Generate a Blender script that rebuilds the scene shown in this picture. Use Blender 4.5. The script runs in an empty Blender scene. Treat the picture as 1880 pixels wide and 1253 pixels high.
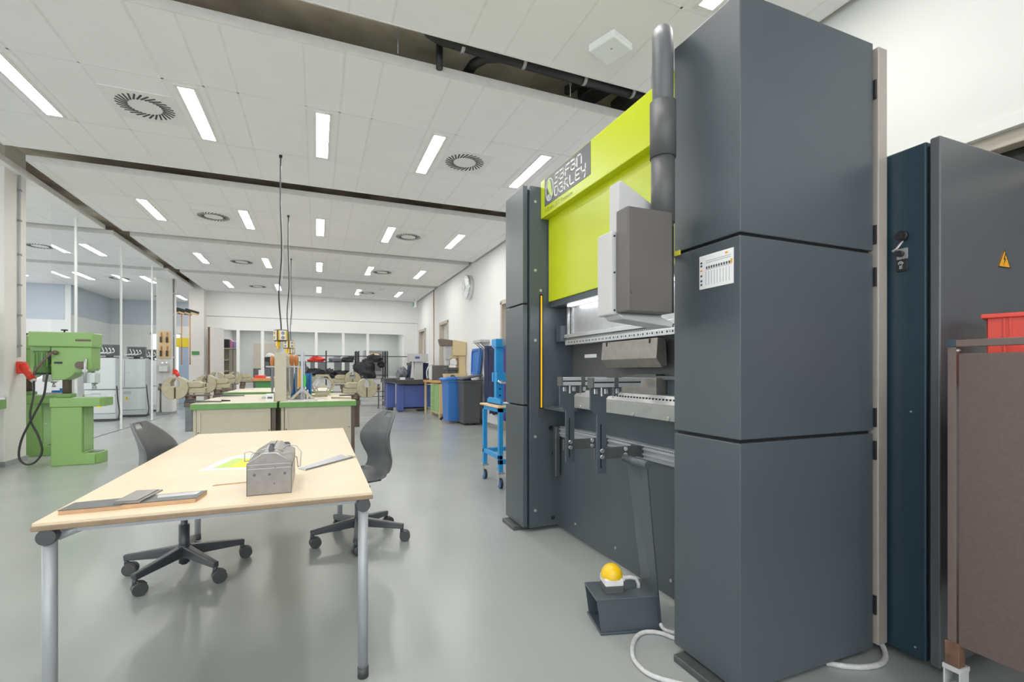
import bpy, bmesh, math, random
from mathutils import Vector, Matrix, noise
PI = math.pi
rnd = random.Random(7)
scn = bpy.context.scene
COL = scn.collection

# ------------------------------------------------------------------ materials
def lin(h):
    h = h.lstrip('#')
    o = []
    for i in (0, 2, 4):
        c = int(h[i:i+2], 16) / 255
        o.append(c / 12.92 if c <= .04045 else ((c + .055) / 1.055) ** 2.4)
    return tuple(o)

def mat(name, hx, rough=.5, metal=0., var=.05, scale=12., bump=0., bscale=150., emit=0., spec=.5, trans=0., alpha=1., rvar=0., coat=0.):
    m = bpy.data.materials.new(name); m.use_nodes = True
    nt = m.node_tree; N = nt.nodes; L = nt.links
    b = N['Principled BSDF']
    c = lin(hx)
    tc = N.new('ShaderNodeTexCoord')
    no = N.new('ShaderNodeTexNoise'); no.inputs['Scale'].default_value = scale; no.inputs['Detail'].default_value = 4
    L.new(tc.outputs['Object'], no.inputs['Vector'])
    rp = N.new('ShaderNodeValToRGB')
    rp.color_ramp.elements[0].position = .3; rp.color_ramp.elements[1].position = .7
    rp.color_ramp.elements[0].color = tuple(max(0, x * (1 - var)) for x in c) + (1,)
    rp.color_ramp.elements[1].color = tuple(min(1, x * (1 + var)) for x in c) + (1,)
    L.new(no.outputs['Fac'], rp.inputs['Fac'])
    L.new(rp.outputs['Color'], b.inputs['Base Color'])
    b.inputs['Roughness'].default_value = rough
    b.inputs['Metallic'].default_value = metal
    b.inputs['Specular IOR Level'].default_value = spec
    b.inputs['Transmission Weight'].default_value = trans
    b.inputs['Alpha'].default_value = alpha
    b.inputs['Coat Weight'].default_value = coat
    if rvar:
        mr = N.new('ShaderNodeMapRange'); mr.inputs['To Min'].default_value = rough - rvar; mr.inputs['To Max'].default_value = rough + rvar
        L.new(no.outputs['Fac'], mr.inputs['Value']); L.new(mr.outputs['Result'], b.inputs['Roughness'])
    if emit:
        L.new(rp.outputs['Color'], b.inputs['Emission Color']); b.inputs['Emission Strength'].default_value = emit
    if bump:
        n2 = N.new('ShaderNodeTexNoise'); n2.inputs['Scale'].default_value = bscale; n2.inputs['Detail'].default_value = 2
        L.new(tc.outputs['Object'], n2.inputs['Vector'])
        bp = N.new('ShaderNodeBump'); bp.inputs['Strength'].default_value = bump; bp.inputs['Distance'].default_value = .002
        L.new(n2.outputs['Fac'], bp.inputs['Height']); L.new(bp.outputs['Normal'], b.inputs['Normal'])
    return m

M = {}
def dm(k, *a, **kw): M[k] = mat(k, *a, **kw)
dm('floor', '999d9b', rough=.2, var=.05, scale=1.1, bump=.12, bscale=420, rvar=.06, spec=.5)
dm('wall', 'e4e4e2', rough=.7, var=.015, scale=2)
dm('office_wall', 'c3c7c5', rough=.7, var=.02, scale=2)
dm('wall_grey', 'b9c2cc', rough=.7, var=.02, scale=2)
dm('ceil', 'f2f1f1', rough=.85, var=.012, scale=3, bump=.1, bscale=300)
dm('grid', 'e9e8e7', rough=.7)
dm('edge', 'e2e0dc', rough=.6)
dm('slab', 'd8cdbc', rough=.9, var=.35, scale=2.2, bump=.3, bscale=30)
dm('duct', '6f7173', rough=.35, metal=.9, var=.2, scale=9)
dm('pillar', 'dcd9d4', rough=.65, var=.02, scale=3)
dm('lamp', 'fffdf8', emit=44., var=0)
dm('lamp_soft', 'f4f8ff', emit=14., var=0)
dm('lamp_frame', 'e8e6e2', rough=.6)
dm('white', 'e9e9e7', rough=.5, var=.02)
dm('white_gloss', 'eef0f0', rough=.25, var=.02)
dm('black', '17181a', rough=.5, var=.1)
dm('dark_plastic', '3a3b3d', rough=.45, var=.06, bump=.15, bscale=500)
dm('dark_grey', '4b4c4d', rough=.5, var=.06)
dm('mid_grey', '87888a', rough=.5, var=.05)
dm('light_grey', 'b9bab9', rough=.45, var=.04)
dm('machine', '434b51', rough=.3, var=.03, scale=3, bump=.22, bscale=700, spec=.45)
dm('machine_dark', '37424a', rough=.34, var=.04, scale=3, bump=.2, bscale=700)
dm('gap', '050607', rough=.8)
dm('lime', 'bccc02', rough=.32, var=.02, scale=2, bump=.06, bscale=500)
dm('lime_dark', 'a3b400', rough=.4, var=.02)
dm('plate_grey', '55585c', rough=.45, var=.03)
dm('steel', 'b4b6b6', rough=.3, metal=.55, var=.08, scale=20, rvar=.06)
dm('steel_bright', 'd4d6d8', rough=.24, metal=.55, var=.06, scale=16)
dm('steel_dark', '5d5f60', rough=.4, metal=.7, var=.12, scale=20)
dm('steel_brushed', '8d8883', rough=.33, metal=.55, var=.12, scale=25)
dm('chrome', 'd4d6d8', rough=.15, metal=.8, var=.02)
dm('alu', 'a7acb2', rough=.35, metal=.4, var=.04)
dm('beige_post', 'b3aaa0', rough=.35, metal=.3, var=.03)
dm('panel_brown', '57534f', rough=.45, var=.06, scale=6)
dm('grey_hous', 'c3c3c3', rough=.45, var=.02)
dm('yellow', 'f4c20e', rough=.3, var=.03)
dm('yellow_led', 'f2b705', rough=.4, emit=.4)
dm('cable_grey', 'c8c8c8', rough=.5, var=.15, scale=60, bump=.5, bscale=300)
dm('cabinet_blue', '1c3340', rough=.32, var=.05, scale=3, bump=.2, bscale=600)
dm('cabinet_grey', '54575b', rough=.26, var=.03, scale=2, bump=.06, bscale=500)
dm('brown_cart', '594844', rough=.36, var=.1, scale=80, bump=.45, bscale=260)
dm('brown_tube', '62524c', rough=.4, var=.08, scale=20)
dm('rust', '6e4f3e', rough=.6, metal=.3, var=.35, scale=25)
dm('red', 'e0402f', rough=.42, var=.06)
dm('red_bright', 'e5321f', rough=.4, var=.05)
dm('wood_top', 'e5cead', rough=.42, var=.045, scale=5)
dm('wood_edge', '8a7358', rough=.55, var=.2, scale=14)
dm('ply_edge', 'c59b72', rough=.6, var=.12, scale=30)
dm('wood', 'c98f4e', rough=.5, var=.14, scale=14)
dm('wood_pale', 'e6c490', rough=.55, var=.08, scale=10)
dm('wood_handle', 'b96d30', rough=.4, var=.15, scale=20)
dm('leg_grey', 'a3a7ab', rough=.34, metal=.2, var=.03)
dm('chair', '55575a', rough=.42, var=.05, bump=.2, bscale=500)
dm('chair_base', '3a3d42', rough=.36, var=.08, bump=.15, bscale=400)
dm('green', '7aa557', rough=.36, var=.05, scale=4)
dm('green_dark', '668f49', rough=.4, var=.06)
dm('motor_green', '456b30', rough=.5, var=.1)
dm('green_edge', '5f9347', rough=.45, var=.06)
dm('green_cab', '3f8a4a', rough=.5, var=.05)
dm('green_drawer', '86b26c', rough=.45, var=.05)
dm('beige', 'bdb69d', rough=.45, var=.03)
dm('bench_top', 'd8cfb9', rough=.55, var=.06, scale=8)
dm('vise', '9a9275', rough=.38, metal=.35, var=.12, scale=20)
dm('vise_dark', '5d4f45', rough=.5, metal=.3, var=.15)
dm('cream', 'd4bd8c', rough=.45, var=.03)
dm('brown_hood', '6b5d50', rough=.5, var=.05)
dm('blue', '1e8fd6', rough=.38, var=.05)
dm('blue_box', '1571b8', rough=.42, var=.06)
dm('blue_cmm', '42549a', rough=.45, var=.05)
dm('blue_bin', '2f6fc0', rough=.42, var=.05)
dm('dark_bin', '454648', rough=.5, var=.08)
dm('navy', '1d2244', rough=.85, var=.2, scale=30)
dm('purple_cloth', '3a3478', rough=.85, var=.15, scale=20)
dm('black_cloth', '26272a', rough=.8, var=.3, scale=30)
dm('grey_cloth', '6d7078', rough=.85, var=.25, scale=40)
dm('red_cloth', 'd8352a', rough=.75, var=.15, scale=25)
dm('granite', '3b3b3c', rough=.35, var=.2, scale=90)
dm('cab_white', 'd6d9db', rough=.42, var=.02)
dm('cab_side', 'c4c8cb', rough=.45, var=.02)
dm('sign_yellow', 'f3d614', rough=.5)
dm('sign_amber', 'f0a81f', rough=.5)
dm('blue_panel', 'a9bdd8', rough=.6, var=.03)
dm('lilac', '9d95cf', rough=.6)
dm('paper', 'f2f3f1', rough=.7, var=.02)
dm('paper_green', 'b9d46a', rough=.6, var=.1, scale=20)
dm('paper_yellow', 'f0e516', rough=.6, var=.06, scale=20)
dm('paper_cyan', 'cfe3ee', rough=.6, var=.1, scale=20)
dm('door_beige', 'b5ab9c', rough=.5, var=.03)
dm('door_dark', '8d8579', rough=.5, var=.03)
dm('door_grey', 'cfccc6', rough=.5, var=.02)
dm('skirting', '8d9192', rough=.5)
dm('glass_dark', '2d3030', rough=.08, var=.25, scale=3)
dm('glass_hazy', 'c4d0d2', rough=.2, var=.1, scale=1)
dm('sky_pane', 'e8f3fb', rough=.3, emit=1.1, var=.05, scale=1.5)
dm('text_dark', '6c771c', rough=.5)
dm('logo_white', 'f1f1ef', rough=.5)
dm('green_tool', '35c22c', rough=.4)
dm('pink', 'd77aa8', rough=.6)
dm('copper', 'cfa893', rough=.45, var=.03)
# clear partition glass: mostly transparent with a faint sheen
g = bpy.data.materials.new('clear_glass'); g.use_nodes = True
nt = g.node_tree; nt.nodes.clear()
o_ = nt.nodes.new('ShaderNodeOutputMaterial'); mx = nt.nodes.new('ShaderNodeMixShader')
t_ = nt.nodes.new('ShaderNodeBsdfTransparent'); t_.inputs['Color'].default_value = (.95, .98, .98, 1)
gl = nt.nodes.new('ShaderNodeBsdfGlossy'); gl.inputs['Roughness'].default_value = .03
fr = nt.nodes.new('ShaderNodeFresnel'); fr.inputs['IOR'].default_value = 1.3
mu = nt.nodes.new('ShaderNodeMath'); mu.operation = 'MULTIPLY'; mu.inputs[1].default_value = .35; nt.links.new(fr.outputs[0], mu.inputs[0]); nt.links.new(mu.outputs[0], mx.inputs[0]); nt.links.new(t_.outputs[0], mx.inputs[1]); nt.links.new(gl.outputs[0], mx.inputs[2])
nt.links.new(mx.outputs[0], o_.inputs[0]); M['glass'] = g

# ------------------------------------------------------------------ mesh builder
class MB:
    def __init__(s): s.v = []; s.f = []; s.s = []
    def add(s, vs, fs, sm=False):
        b = len(s.v); s.v += [tuple(x) for x in vs]
        for i, f in enumerate(fs):
            s.f.append([b + k for k in f]); s.s.append(sm[i] if isinstance(sm, list) else sm)
        return s
    def box(s, x0, y0, z0, x1, y1, z1):
        x0, x1 = sorted((x0, x1)); y0, y1 = sorted((y0, y1)); z0, z1 = sorted((z0, z1))
        return s.add([(x0,y0,z0),(x1,y0,z0),(x1,y1,z0),(x0,y1,z0),(x0,y0,z1),(x1,y0,z1),(x1,y1,z1),(x0,y1,z1)],
              [(0,3,2,1),(4,5,6,7),(0,1,5,4),(1,2,6,5),(2,3,7,6),(3,0,4,7)])
    def obox(s, c, sz, rx=0, ry=0, rz=0):
        m = Matrix.Rotation(rz,3,'Z') @ Matrix.Rotation(ry,3,'Y') @ Matrix.Rotation(rx,3,'X')
        vs = []
        for z in (-.5,.5):
            for x, y in ((-.5,-.5),(.5,-.5),(.5,.5),(-.5,.5)):
                vs.append(Vector(c) + m @ Vector((x*sz[0], y*sz[1], z*sz[2])))
        return s.add(vs, [(0,3,2,1),(4,5,6,7),(0,1,5,4),(1,2,6,5),(2,3,7,6),(3,0,4,7)])
    def cyl(s, p0, p1, r0, r1=None, n=16):
        if r1 is None: r1 = r0
        p0 = Vector(p0); p1 = Vector(p1); d = (p1 - p0).normalized()
        a = d.orthogonal().normalized(); b = d.cross(a)
        vs = []
        for p, r in ((p0, r0), (p1, r1)):
            for i in range(n):
                t = 2*PI*i/n; vs.append(p + a*math.cos(t)*r + b*math.sin(t)*r)
        fs = [(i, (i+1) % n, n + (i+1) % n, n + i) for i in range(n)]
        sm = [True]*n
        fs += [tuple(range(n-1, -1, -1)), tuple(range(n, 2*n))]; sm += [False, False]
        return s.add(vs, fs, sm)
    def tube(s, pts, r, n=8):
        pts = [Vector(p) for p in pts]; rings = []
        a = None; vs = []
        for i, p in enumerate(pts):
            d = (pts[min(i+1, len(pts)-1)] - pts[max(i-1, 0)]).normalized()
            if a is None: a = d.orthogonal().normalized()
            else:
                a = (a - d*a.dot(d))
                a = a.normalized() if a.length > 1e-6 else d.orthogonal().normalized()
            b = d.cross(a); rr = r[i] if isinstance(r, (list, tuple)) else r
            for k in range(n):
                t = 2*PI*k/n; vs.append(p + a*math.cos(t)*rr + b*math.sin(t)*rr)
        fs = []; m = len(pts)
        for i in range(m-1):
            for k in range(n): fs.append((i*n+k, i*n+(k+1) % n, (i+1)*n+(k+1) % n, (i+1)*n+k))
        sm = [True]*len(fs)
        fs += [tuple(range(n-1, -1, -1)), tuple(range((m-1)*n, m*n))]; sm += [False, False]
        return s.add(vs, fs, sm)
    def sphere(s, c, r, nu=16, nv=10, zmin=-1.0):
        if not isinstance(r, (tuple, list)): r = (r, r, r)
        vs = []; fs = []
        th1 = math.acos(zmin)
        for j in range(nv+1):
            th = th1*j/nv
            for i in range(nu):
                ph = 2*PI*i/nu
                vs.append((c[0]+r[0]*math.sin(th)*math.cos(ph), c[1]+r[1]*math.sin(th)*math.sin(ph), c[2]+r[2]*math.cos(th)))
        for j in range(nv):
            for i in range(nu): fs.append((j*nu+i, (j+1)*nu+i, (j+1)*nu+(i+1) % nu, j*nu+(i+1) % nu))
        return s.add(vs, fs, True)
    def prism(s, poly, ax, a0, a1):
        if a0 > a1: a0, a1 = a1, a0
        def P(u, v, w):
            return {'x': (w, u, v), 'y': (u, w, v), 'z': (u, v, w)}[ax]
        ar = sum(poly[i][0]*poly[(i+1) % len(poly)][1] - poly[(i+1) % len(poly)][0]*poly[i][1] for i in range(len(poly)))
        if (ar < 0) != (ax == 'y'): poly = poly[::-1]
        n = len(poly)
        vs = [P(u, v, a0) for u, v in poly] + [P(u, v, a1) for u, v in poly]
        fs = [tuple(range(n-1, -1, -1)), tuple(range(n, 2*n))] + [(i, (i+1) % n, n+(i+1) % n, n+i) for i in range(n)]
        return s.add(vs, fs)
    def ring(s, outer, inner, ax, a0, a1):
        # hollow prism: outer and inner loops with the same count
        n = len(outer)
        def P(u, v, w): return {'x': (w, u, v), 'y': (u, w, v), 'z': (u, v, w)}[ax]
        vs = [P(u, v, a) for a in (a0, a1) for lp in (outer, inner) for u, v in lp]
        fs = []
        for i in range(n):
            j = (i+1) % n
            fs += [(i, n+i, n+j, j), (2*n+i, 2*n+j, 3*n+j, 3*n+i), (i, j, 2*n+j, 2*n+i), (n+i, 3*n+i, 3*n+j, n+j)]
        return s.add(vs, fs)
    def quad(s, a, b, c, d): return s.add([a, b, c, d], [(0, 1, 2, 3)])

OFF = {}
def build(name, mb, m, parent=None, bev=0., seg=2, label=None, fixn=True):
    me = bpy.data.meshes.new(name)
    off = OFF.get(parent.name, Vector()) if parent else Vector()
    me.from_pydata([tuple(Vector(v) - off) for v in mb.v], [], mb.f)
    me.polygons.foreach_set('use_smooth', mb.s)
    if fixn:
        bm = bmesh.new(); bm.from_mesh(me); bmesh.ops.recalc_face_normals(bm, faces=bm.faces); bm.to_mesh(me); bm.free()
    me.materials.append(M[m]); me.update()
    o = bpy.data.objects.new(name, me); COL.objects.link(o)
    if parent: o.parent = parent; OFF[o.name] = off
    if bev:
        b = o.modifiers.new('bevel', 'BEVEL'); b.width = bev; b.segments = seg; b.limit_method = 'ANGLE'; b.angle_limit = .6
        b.harden_normals = False
    if label: o['label'] = label
    return o
def thing(name, label, cat, loc=(0,0,0), group=None, rz=0, world=True):
    o = bpy.data.objects.new(name, None); COL.objects.link(o); o.empty_display_size = .1
    o.location = loc; o.rotation_euler = (0, 0, rz)
    OFF[o.name] = Vector(loc) if world else Vector()
    o['label'] = label; o['category'] = cat
    if group: o['group'] = group
    return o
def solo(name, mb, m, label, cat, group=None, bev=0., seg=2):
    xs = [v[0] for v in mb.v]; ys = [v[1] for v in mb.v]; zs = [v[2] for v in mb.v]
    c = Vector(((min(xs)+max(xs))/2, (min(ys)+max(ys))/2, min(zs)))
    mb.v = [tuple(Vector(v)-c) for v in mb.v]
    o = build(name, mb, m, None, bev, seg); o.location = c
    o['label'] = label; o['category'] = cat
    if group: o['group'] = group
    return o
def struct(name, mb, m, parent=None, bev=0.):
    o = build(name, mb, m, parent, bev)
    if not parent: o['kind'] = 'structure'
    return o
def copytree(o, parent=None):
    c = o.copy(); COL.objects.link(c)
    if parent: c.parent = parent
    for ch in [x for x in list(o.children)]: copytree(ch, c)
    return c
def dup(o, loc, label, rz=None, group=None):
    c = copytree(o); c.location = loc; c['label'] = label
    if rz is not None: c.rotation_euler = (0, 0, rz)
    if group: c['group'] = group
    return c
def circ(cx, cy, r, n=24, a0=0, a1=2*PI, close=False):
    k = n if not close else n-1
    return [(cx + r*math.cos(a0+(a1-a0)*i/k), cy + r*math.sin(a0+(a1-a0)*i/k)) for i in range(n)]

# ------------------------------------------------------------------ camera
H = 1.22
cam = bpy.data.cameras.new('camera'); co = bpy.data.objects.new('camera', cam); COL.objects.link(co)
co.location = (0, 0, H); co.rotation_euler = (PI/2, 0, -math.radians(22.206))
cam.sensor_width = 36; cam.lens = 877/1880*36; cam.shift_y = 54.5/1880; cam.clip_start = .05
scn.camera = co
scn.view_settings.view_transform = 'Standard'; scn.view_settings.look = 'None'; scn.view_settings.exposure = 0.0; scn.view_settings.gamma = 1.15
w = bpy.data.worlds.new('world'); scn.world = w; w.use_nodes = True
w.node_tree.nodes['Background'].inputs[0].default_value = (.90, .95, 1, 1); w.node_tree.nodes['Background'].inputs[1].default_value = 3.4

# ------------------------------------------------------------------ setting
XR = 3.5; ZC = 3.8; ZS = 4.14
struct('floor', MB().box(-11, -4.2, -.1, 3.9, 25.2, 0), 'floor')
def wall_x(name, x0, x1, ya, yb, z1, openings, m='wall', z0=0.):
    """wall in a Y run with (y0,y1,z0,z1) openings"""
    mb = MB(); cur = ya
    for (a, b, c, d) in sorted(openings):
        mb.box(x0, cur, z0, x1, a, z1)
        if c > z0: mb.box(x0, a, z0, x1, b, c)
        if d < z1: mb.box(x0, a, d, x1, b, z1)
        cur = b
    mb.box(x0, cur, z0, x1, yb, z1)
    return struct(name, mb, m)
def wall_y(name, y0, y1, xa, xb, z1, openings, m='wall', z0=0.):
    mb = MB(); cur = xa
    for (a, b, c, d) in sorted(openings):
        mb.box(cur, y0, z0, a, y1, z1)
        if c > z0: mb.box(a, y0, z0, b, y1, c)
        if d < z1: mb.box(a, y0, d, b, y1, z1)
        cur = b
    mb.box(cur, y0, z0, xb, y1, z1)
    return struct(name, mb, m)
doors = [(8.1, 9.12, 0, 2.62), (13.42, 14.40, 0, 2.66), (16.5, 17.6, 0, 2.68)]
wall_x('wall_right', XR, XR+.22, -4.2, 18.2, ZS, doors + [(-2.0, 1.95, 1.3, 2.60)])
FILL_WIN_FRONT = [(-9.6, -7.0, .3, 3.6), (-6.7, -4.1, .3, 3.6), (-3.8, -1.2, .3, 3.6), (-.9, 1.7, .3, 3.6)]  # unseen openings behind the camera, added to let in fill daylight
wall_y('wall_front', -4.2, -4.0, -11, 3.9, ZS, FILL_WIN_FRONT)
for k, (a, b, c_, d) in enumerate(FILL_WIN_FRONT):
    f = MB().box(a, -4.14, c_, a+.06, -4.06, d).box(b-.06, -4.14, c_, b, -4.06, d).box(a, -4.14, c_, b, -4.06, c_+.06).box(a, -4.14, d-.06, b, -4.06, d).box((a+b)/2-.03, -4.14, c_, (a+b)/2+.03, -4.06, d)
    struct('window_%d' % (4+k), f, 'white')  # frame of an added front opening
FILL_WIN_LEFT = [(a, a+2.6, .9, 3.2) for a in (0, 3.6, 7.2, 10.8, 14.4)]  # openings out of view, added for more daylight in the left room
wall_x('wall_left', -10.2, -10.0, -4.2, 18.3, ZS, FILL_WIN_LEFT)
for k, (a, b, c_, d) in enumerate(FILL_WIN_LEFT):
    f = MB().box(-10.14, a, c_, -10.06, a+.06, d).box(-10.14, b-.06, c_, -10.06, b, d).box(-10.14, a, c_, -10.06, b, c_+.06).box(-10.14, a, d-.06, -10.06, b, d).box(-10.14, (a+b)/2-.03, c_, -10.06, (a+b)/2+.03, d)
    struct('window_%d' % (8+k), f, 'white')  # frame of an added opening in the left wall
# far wall: white head band with a grey panel line, glazed below
FW = 18.0
wall_y('wall_back', FW, FW+.15, -3.45, XR, ZS, [(-3.2, 2.98, 0.0, 2.62)])
struct('trim_1', MB().box(-3.44, FW-.008, 2.982, XR, FW-.001, 3.0), 'mid_grey')
# left room end walls
wall_y('wall_back_left', 21.3, 21.45, -6.85, -3.4, ZS, [(-5.7, -4.72, .95, 2.62)], 'wall')
struct('wall_back_left_band', MB().box(-6.84, 21.285, 2.9, -3.45, 21.298, ZC), 'wall_grey')['label'] = 'blue grey upper band'
wall_x('wall_left_end', -7.0, -6.85, 18.3, 21.3, ZS, [], 'wall')
struct('wall_left_end_band', MB().box(-6.848, 18.3, 2.9, -6.838, 21.28, ZC), 'wall_grey')
wall_y('wall_left_corner', 18.3, 18.45, -10, -7.0, ZS, [(-9.6, -7.3, .95, 2.3)], 'wall')
struct('wall_left_corner_band', MB().box(-9.99, 18.285, 2.75, -7.0, 18.298, ZC), 'wall_grey')
# side wall between left room and office behind the far wall
wall_x('wall_office_left', -3.45, -3.3, 18.15, 25, ZS, [], 'office_wall')
wall_y('wall_office_back', 23.2, 23.3, -3.4, 3.9, ZS, [], 'office_wall')
wall_x('wall_office_right', 3.55, 3.7, 18.15, 23.3, ZS, [], 'office_wall')

def window_in_y(name, xa, xb, z0, z1, y, bars, m='white'):
    f = MB()
    t = .05
    f.box(xa, y, z0, xa+t, y+.08, z1).box(xb-t, y, z0, xb, y+.08, z1).box(xa, y, z0, xb, y+.08, z0+t).box(xa, y, z1-t, xb, y+.08, z1)
    for i in range(1, bars):
        x = xa + (xb-xa)*i/bars
        f.box(x-.025, y, z0, x+.025, y+.08, z1)
    r = struct(name, f, m)
    build('window_pane', MB().box(xa+t, y+.05, z0+t, xb-t, y+.06, z1-t), 'sky_pane', r)
    return r
window_in_y('window_2', -5.7, -4.72, .95, 2.62, 21.32, 2)
window_in_y('window_3', -9.6, -7.3, .95, 2.3, 18.32, 4)
# right wall window near the switch cabinet
f = MB(); y0, y1, z0, z1 = -2.0, 1.95, 1.3, 2.60
f.box(XR-.02, y0, z1-.06, XR+.02, y1, z1+.02).box(XR-.02, y1-.05, z0, XR+.02, y1+.02, z1).box(XR-.02, y0, z0, XR+.02, y1, z0+.06)
win1 = struct('window_1', f, 'white')
f = MB().box(XR+.02, y0, z1-.14, XR+.12, y1, z1-.05).box(XR+.02, y1-.12, z0, XR+.12, y1-.05, z1-.05).box(XR+.02, y0, z0+.06, XR+.12, y1, z0+.14)
for yy in (-.9, .2, 1.15): f.box(XR+.04, yy-.04, z0, XR+.12, yy+.04, z1-.05)
f.box(XR+.04, y0, 2.24, XR+.12, y1, 2.30)
build('window_frame', f, 'door_beige', win1, bev=.006)
build('window_pane', MB().box(XR+.13, y0, z0, XR+.14, y1, z1), 'glass_dark', win1)

def door(name, ya, yb, zt, glass):
    f = MB(); t = .06
    f.box(XR-.03, ya-.03, 0, XR+.18, ya+t, zt).box(XR-.03, yb-t, 0, XR+.18, yb+.03, zt).box(XR-.03, ya-.03, zt-t, XR+.18, yb+.03, zt+.03)
    r = struct(name, f, 'door_beige', bev=.006)
    build('door_leaf', MB().box(XR+.1, ya+t, .01, XR+.15, yb-t, zt-t), 'door_grey', r)
    if glass:
        build('door_glass', MB().box(XR+.09, (ya+yb)/2-.1, 1.0, XR+.1, (ya+yb)/2+.15, zt-.3), 'glass_dark', r)
    build('door_handle', MB().cyl((XR+.04, ya+.16, 1.05), (XR+.1, ya+.16, 1.05), .012).cyl((XR+.045, ya+.15, 1.05), (XR+.045, ya+.3, 1.05), .012), 'steel', r)
door('door_1', *doors[0][:2], doors[0][3], False)
door('door_2', *doors[1][:2], doors[1][3], False)
door('door_3', *doors[2][:2], doors[2][3], True)
struct('baseboard_right', MB().box(XR-.015, 2, 0, XR, 8.05, .08).box(XR-.015, 9.16, 0, XR, 13.38, .08).box(XR-.015, 14.44, 0, XR, 16.45, .08), 'skirting')

# pillars
def pillar(name, x0, y0, x1, y1):
    struct(name, MB().box(x0, y0, 0, x1, y1, ZS), 'pillar', bev=.008)
    return struct('baseboard_'+name, MB().box(x0-.012, y0-.012, 0, x1+.012, y1+.012, .07), 'skirting')
pillar('wall_pillar', -4.25, 8.0, -3.65, 8.49)
pillar('wall_pillar_middle', -4.13, 16.0, -3.75, 16.4)
struct('wall_pillar_end', MB().box(-3.70, 17.6, 0, -3.30, 18.2, ZS), 'pillar')

# ceiling: slab, panel bays, grid, lips
struct('ceiling_slab', MB().box(-11, -4.2, ZS, 3.9, 25.2, ZS+.2), 'slab')
bays = [(-3.1, .03), (.52, 3.62), (4.10, 7.22), (7.70, 10.84), (11.22, 14.40), (14.82, 18.0)]
LX = [-2.45, -1.11, .055, 1.25, 2.55]
LLX = [-4.42, -5.87, -7.3]
XLP = (-9.98, -3.58)
def panel(xa, xb, ya, yb, i):
    struct('ceiling', MB().box(xa, ya, ZC, xb, yb, ZC+.05), 'ceil')
    lip = MB()
    e = .012
    lip.box(xa-e, ya-e, ZC-.004, xb+e, ya, ZC+.075).box(xa-e, yb, ZC-.004, xb+e, yb+e, ZC+.075).box(xa-e, ya, ZC-.004, xa, yb, ZC+.075).box(xb, ya, ZC-.004, xb+e, yb, ZC+.075)
    struct('trim_%d' % (10+i), lip, 'edge')
def grid(xs, xa, xb, ya, yb, yc, i):
    gm = MB()
    for x in xs: gm.box(x-.009, ya, ZC-.002, x+.009, yb, ZC)
    for y in (yc-.605, yc+.605): gm.box(xa, y-.009, ZC-.002, xb, y+.009, ZC)
    struct('trim_%d' % (30+i), gm, 'grid')
gx = []
for c_ in LX: gx += [c_-.155, c_+.155, c_-.155-.58]
gx += [3.28]
for i, (a, b) in enumerate(bays):
    panel(-3.3, 3.42, a, b, i)
    yc = (a+b)/2 + .01
    grid([x for x in gx if -3.28 < x < 3.4], -3.3, 3.42, a, b, yc, i)
    if i >= 2:
        bb = b if i < 5 else 21.28
        if i < 5: panel(XLP[0], XLP[1], a, b, i+10)
        else: panel(-6.8, XLP[1], a, 21.28, i+10); panel(XLP[0], -6.8, a, 18.25, i+11)
        lg = []
        for c_ in LLX: lg += [c_-.155, c_+.155, c_-.155-.58]
        grid(lg if i < 5 else [x for x in lg if x > -6.8], XLP[0] if i < 5 else -6.8, XLP[1], a, b, yc, i+10)
OFFICE_Z = 2.999
struct('ceiling_office', MB().box(-3.3, 18.16, 3.0, 3.55, 23.2, 3.05), 'ceil')

# ceiling lights
def make_light():
    t = thing('ceiling_light', '', 'ceiling light', (0, 0, 0), 'slim white ceiling lights', world=False)
    fr_ = MB()
    fr_.box(-.09, -.56, -.006, .09, -.525, .0).box(-.09, .525, -.006, .09, .56, 0).box(-.09, -.525, -.006, -.062, .525, 0).box(.062, -.525, -.006, .09, .525, 0)
    build('frame', fr_, 'lamp_frame', t)
    d = MB().box(-.062, -.525, -.003, .062, .525, 0)
    build('diffuser', d, 'lamp', t)
    return t
l0 = make_light(); first = True
rows = ['bay above the camera', 'bay above the press brake', 'first bay past the pipework slot', 'second bay past the pipework slot', 'third bay past the pipework slot', 'bay next to the back wall']
colsn = ['leftmost', 'second from left', 'middle', 'second from right', 'rightmost']
rown = {2: 'nearest row in view', 3: 'second row', 4: 'third row', 5: 'last row'}
for i, (a, b) in enumerate(bays):
    yc = (a+b)/2 + .02
    for j, x in enumerate(LX):
        lab = 'slim lit ceiling light, %s of five in the %s' % (colsn[j], rown[i]) if i in rown else 'slim lit ceiling light overhead, outside the picture'
        if first: o = l0; first = False
        else: o = copytree(l0)
        o.location = (x, yc, ZC); o['label'] = lab
    if i >= 2:
        for j, x in enumerate(LLX):
            o = copytree(l0); o.location = (x, yc, ZC)
            o['label'] = 'lit light beyond the partition, %s, %s across' % (rown[i], ['first', 'second', 'third'][j]); o['group'] = 'ceiling lights beyond the partition'
for j, (x, y) in enumerate([(-2.3, 19.6), (-.6, 19.6), (1.1, 19.6), (2.6, 19.6), (-2.3, 21.9), (-.6, 21.9), (1.1, 21.9), (2.6, 21.9)]):  # extra strip fixtures, added to brighten the office behind the glazing
    o = copytree(l0); o.location = (x, y, OFFICE_Z); o['group'] = 'added office fill lights'
    o['label'] = 'added fill light inside the glazed office, %s in the %s row' % (['first', 'second', 'third', 'fourth'][j % 4], ['front', 'rear'][j//4])
o = copytree(l0); o.location = (-4.42, 20.0, ZC); o['label'] = 'slim lit ceiling light farthest back, beyond the glass partition'; o['group'] = 'ceiling lights beyond the partition'

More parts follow.
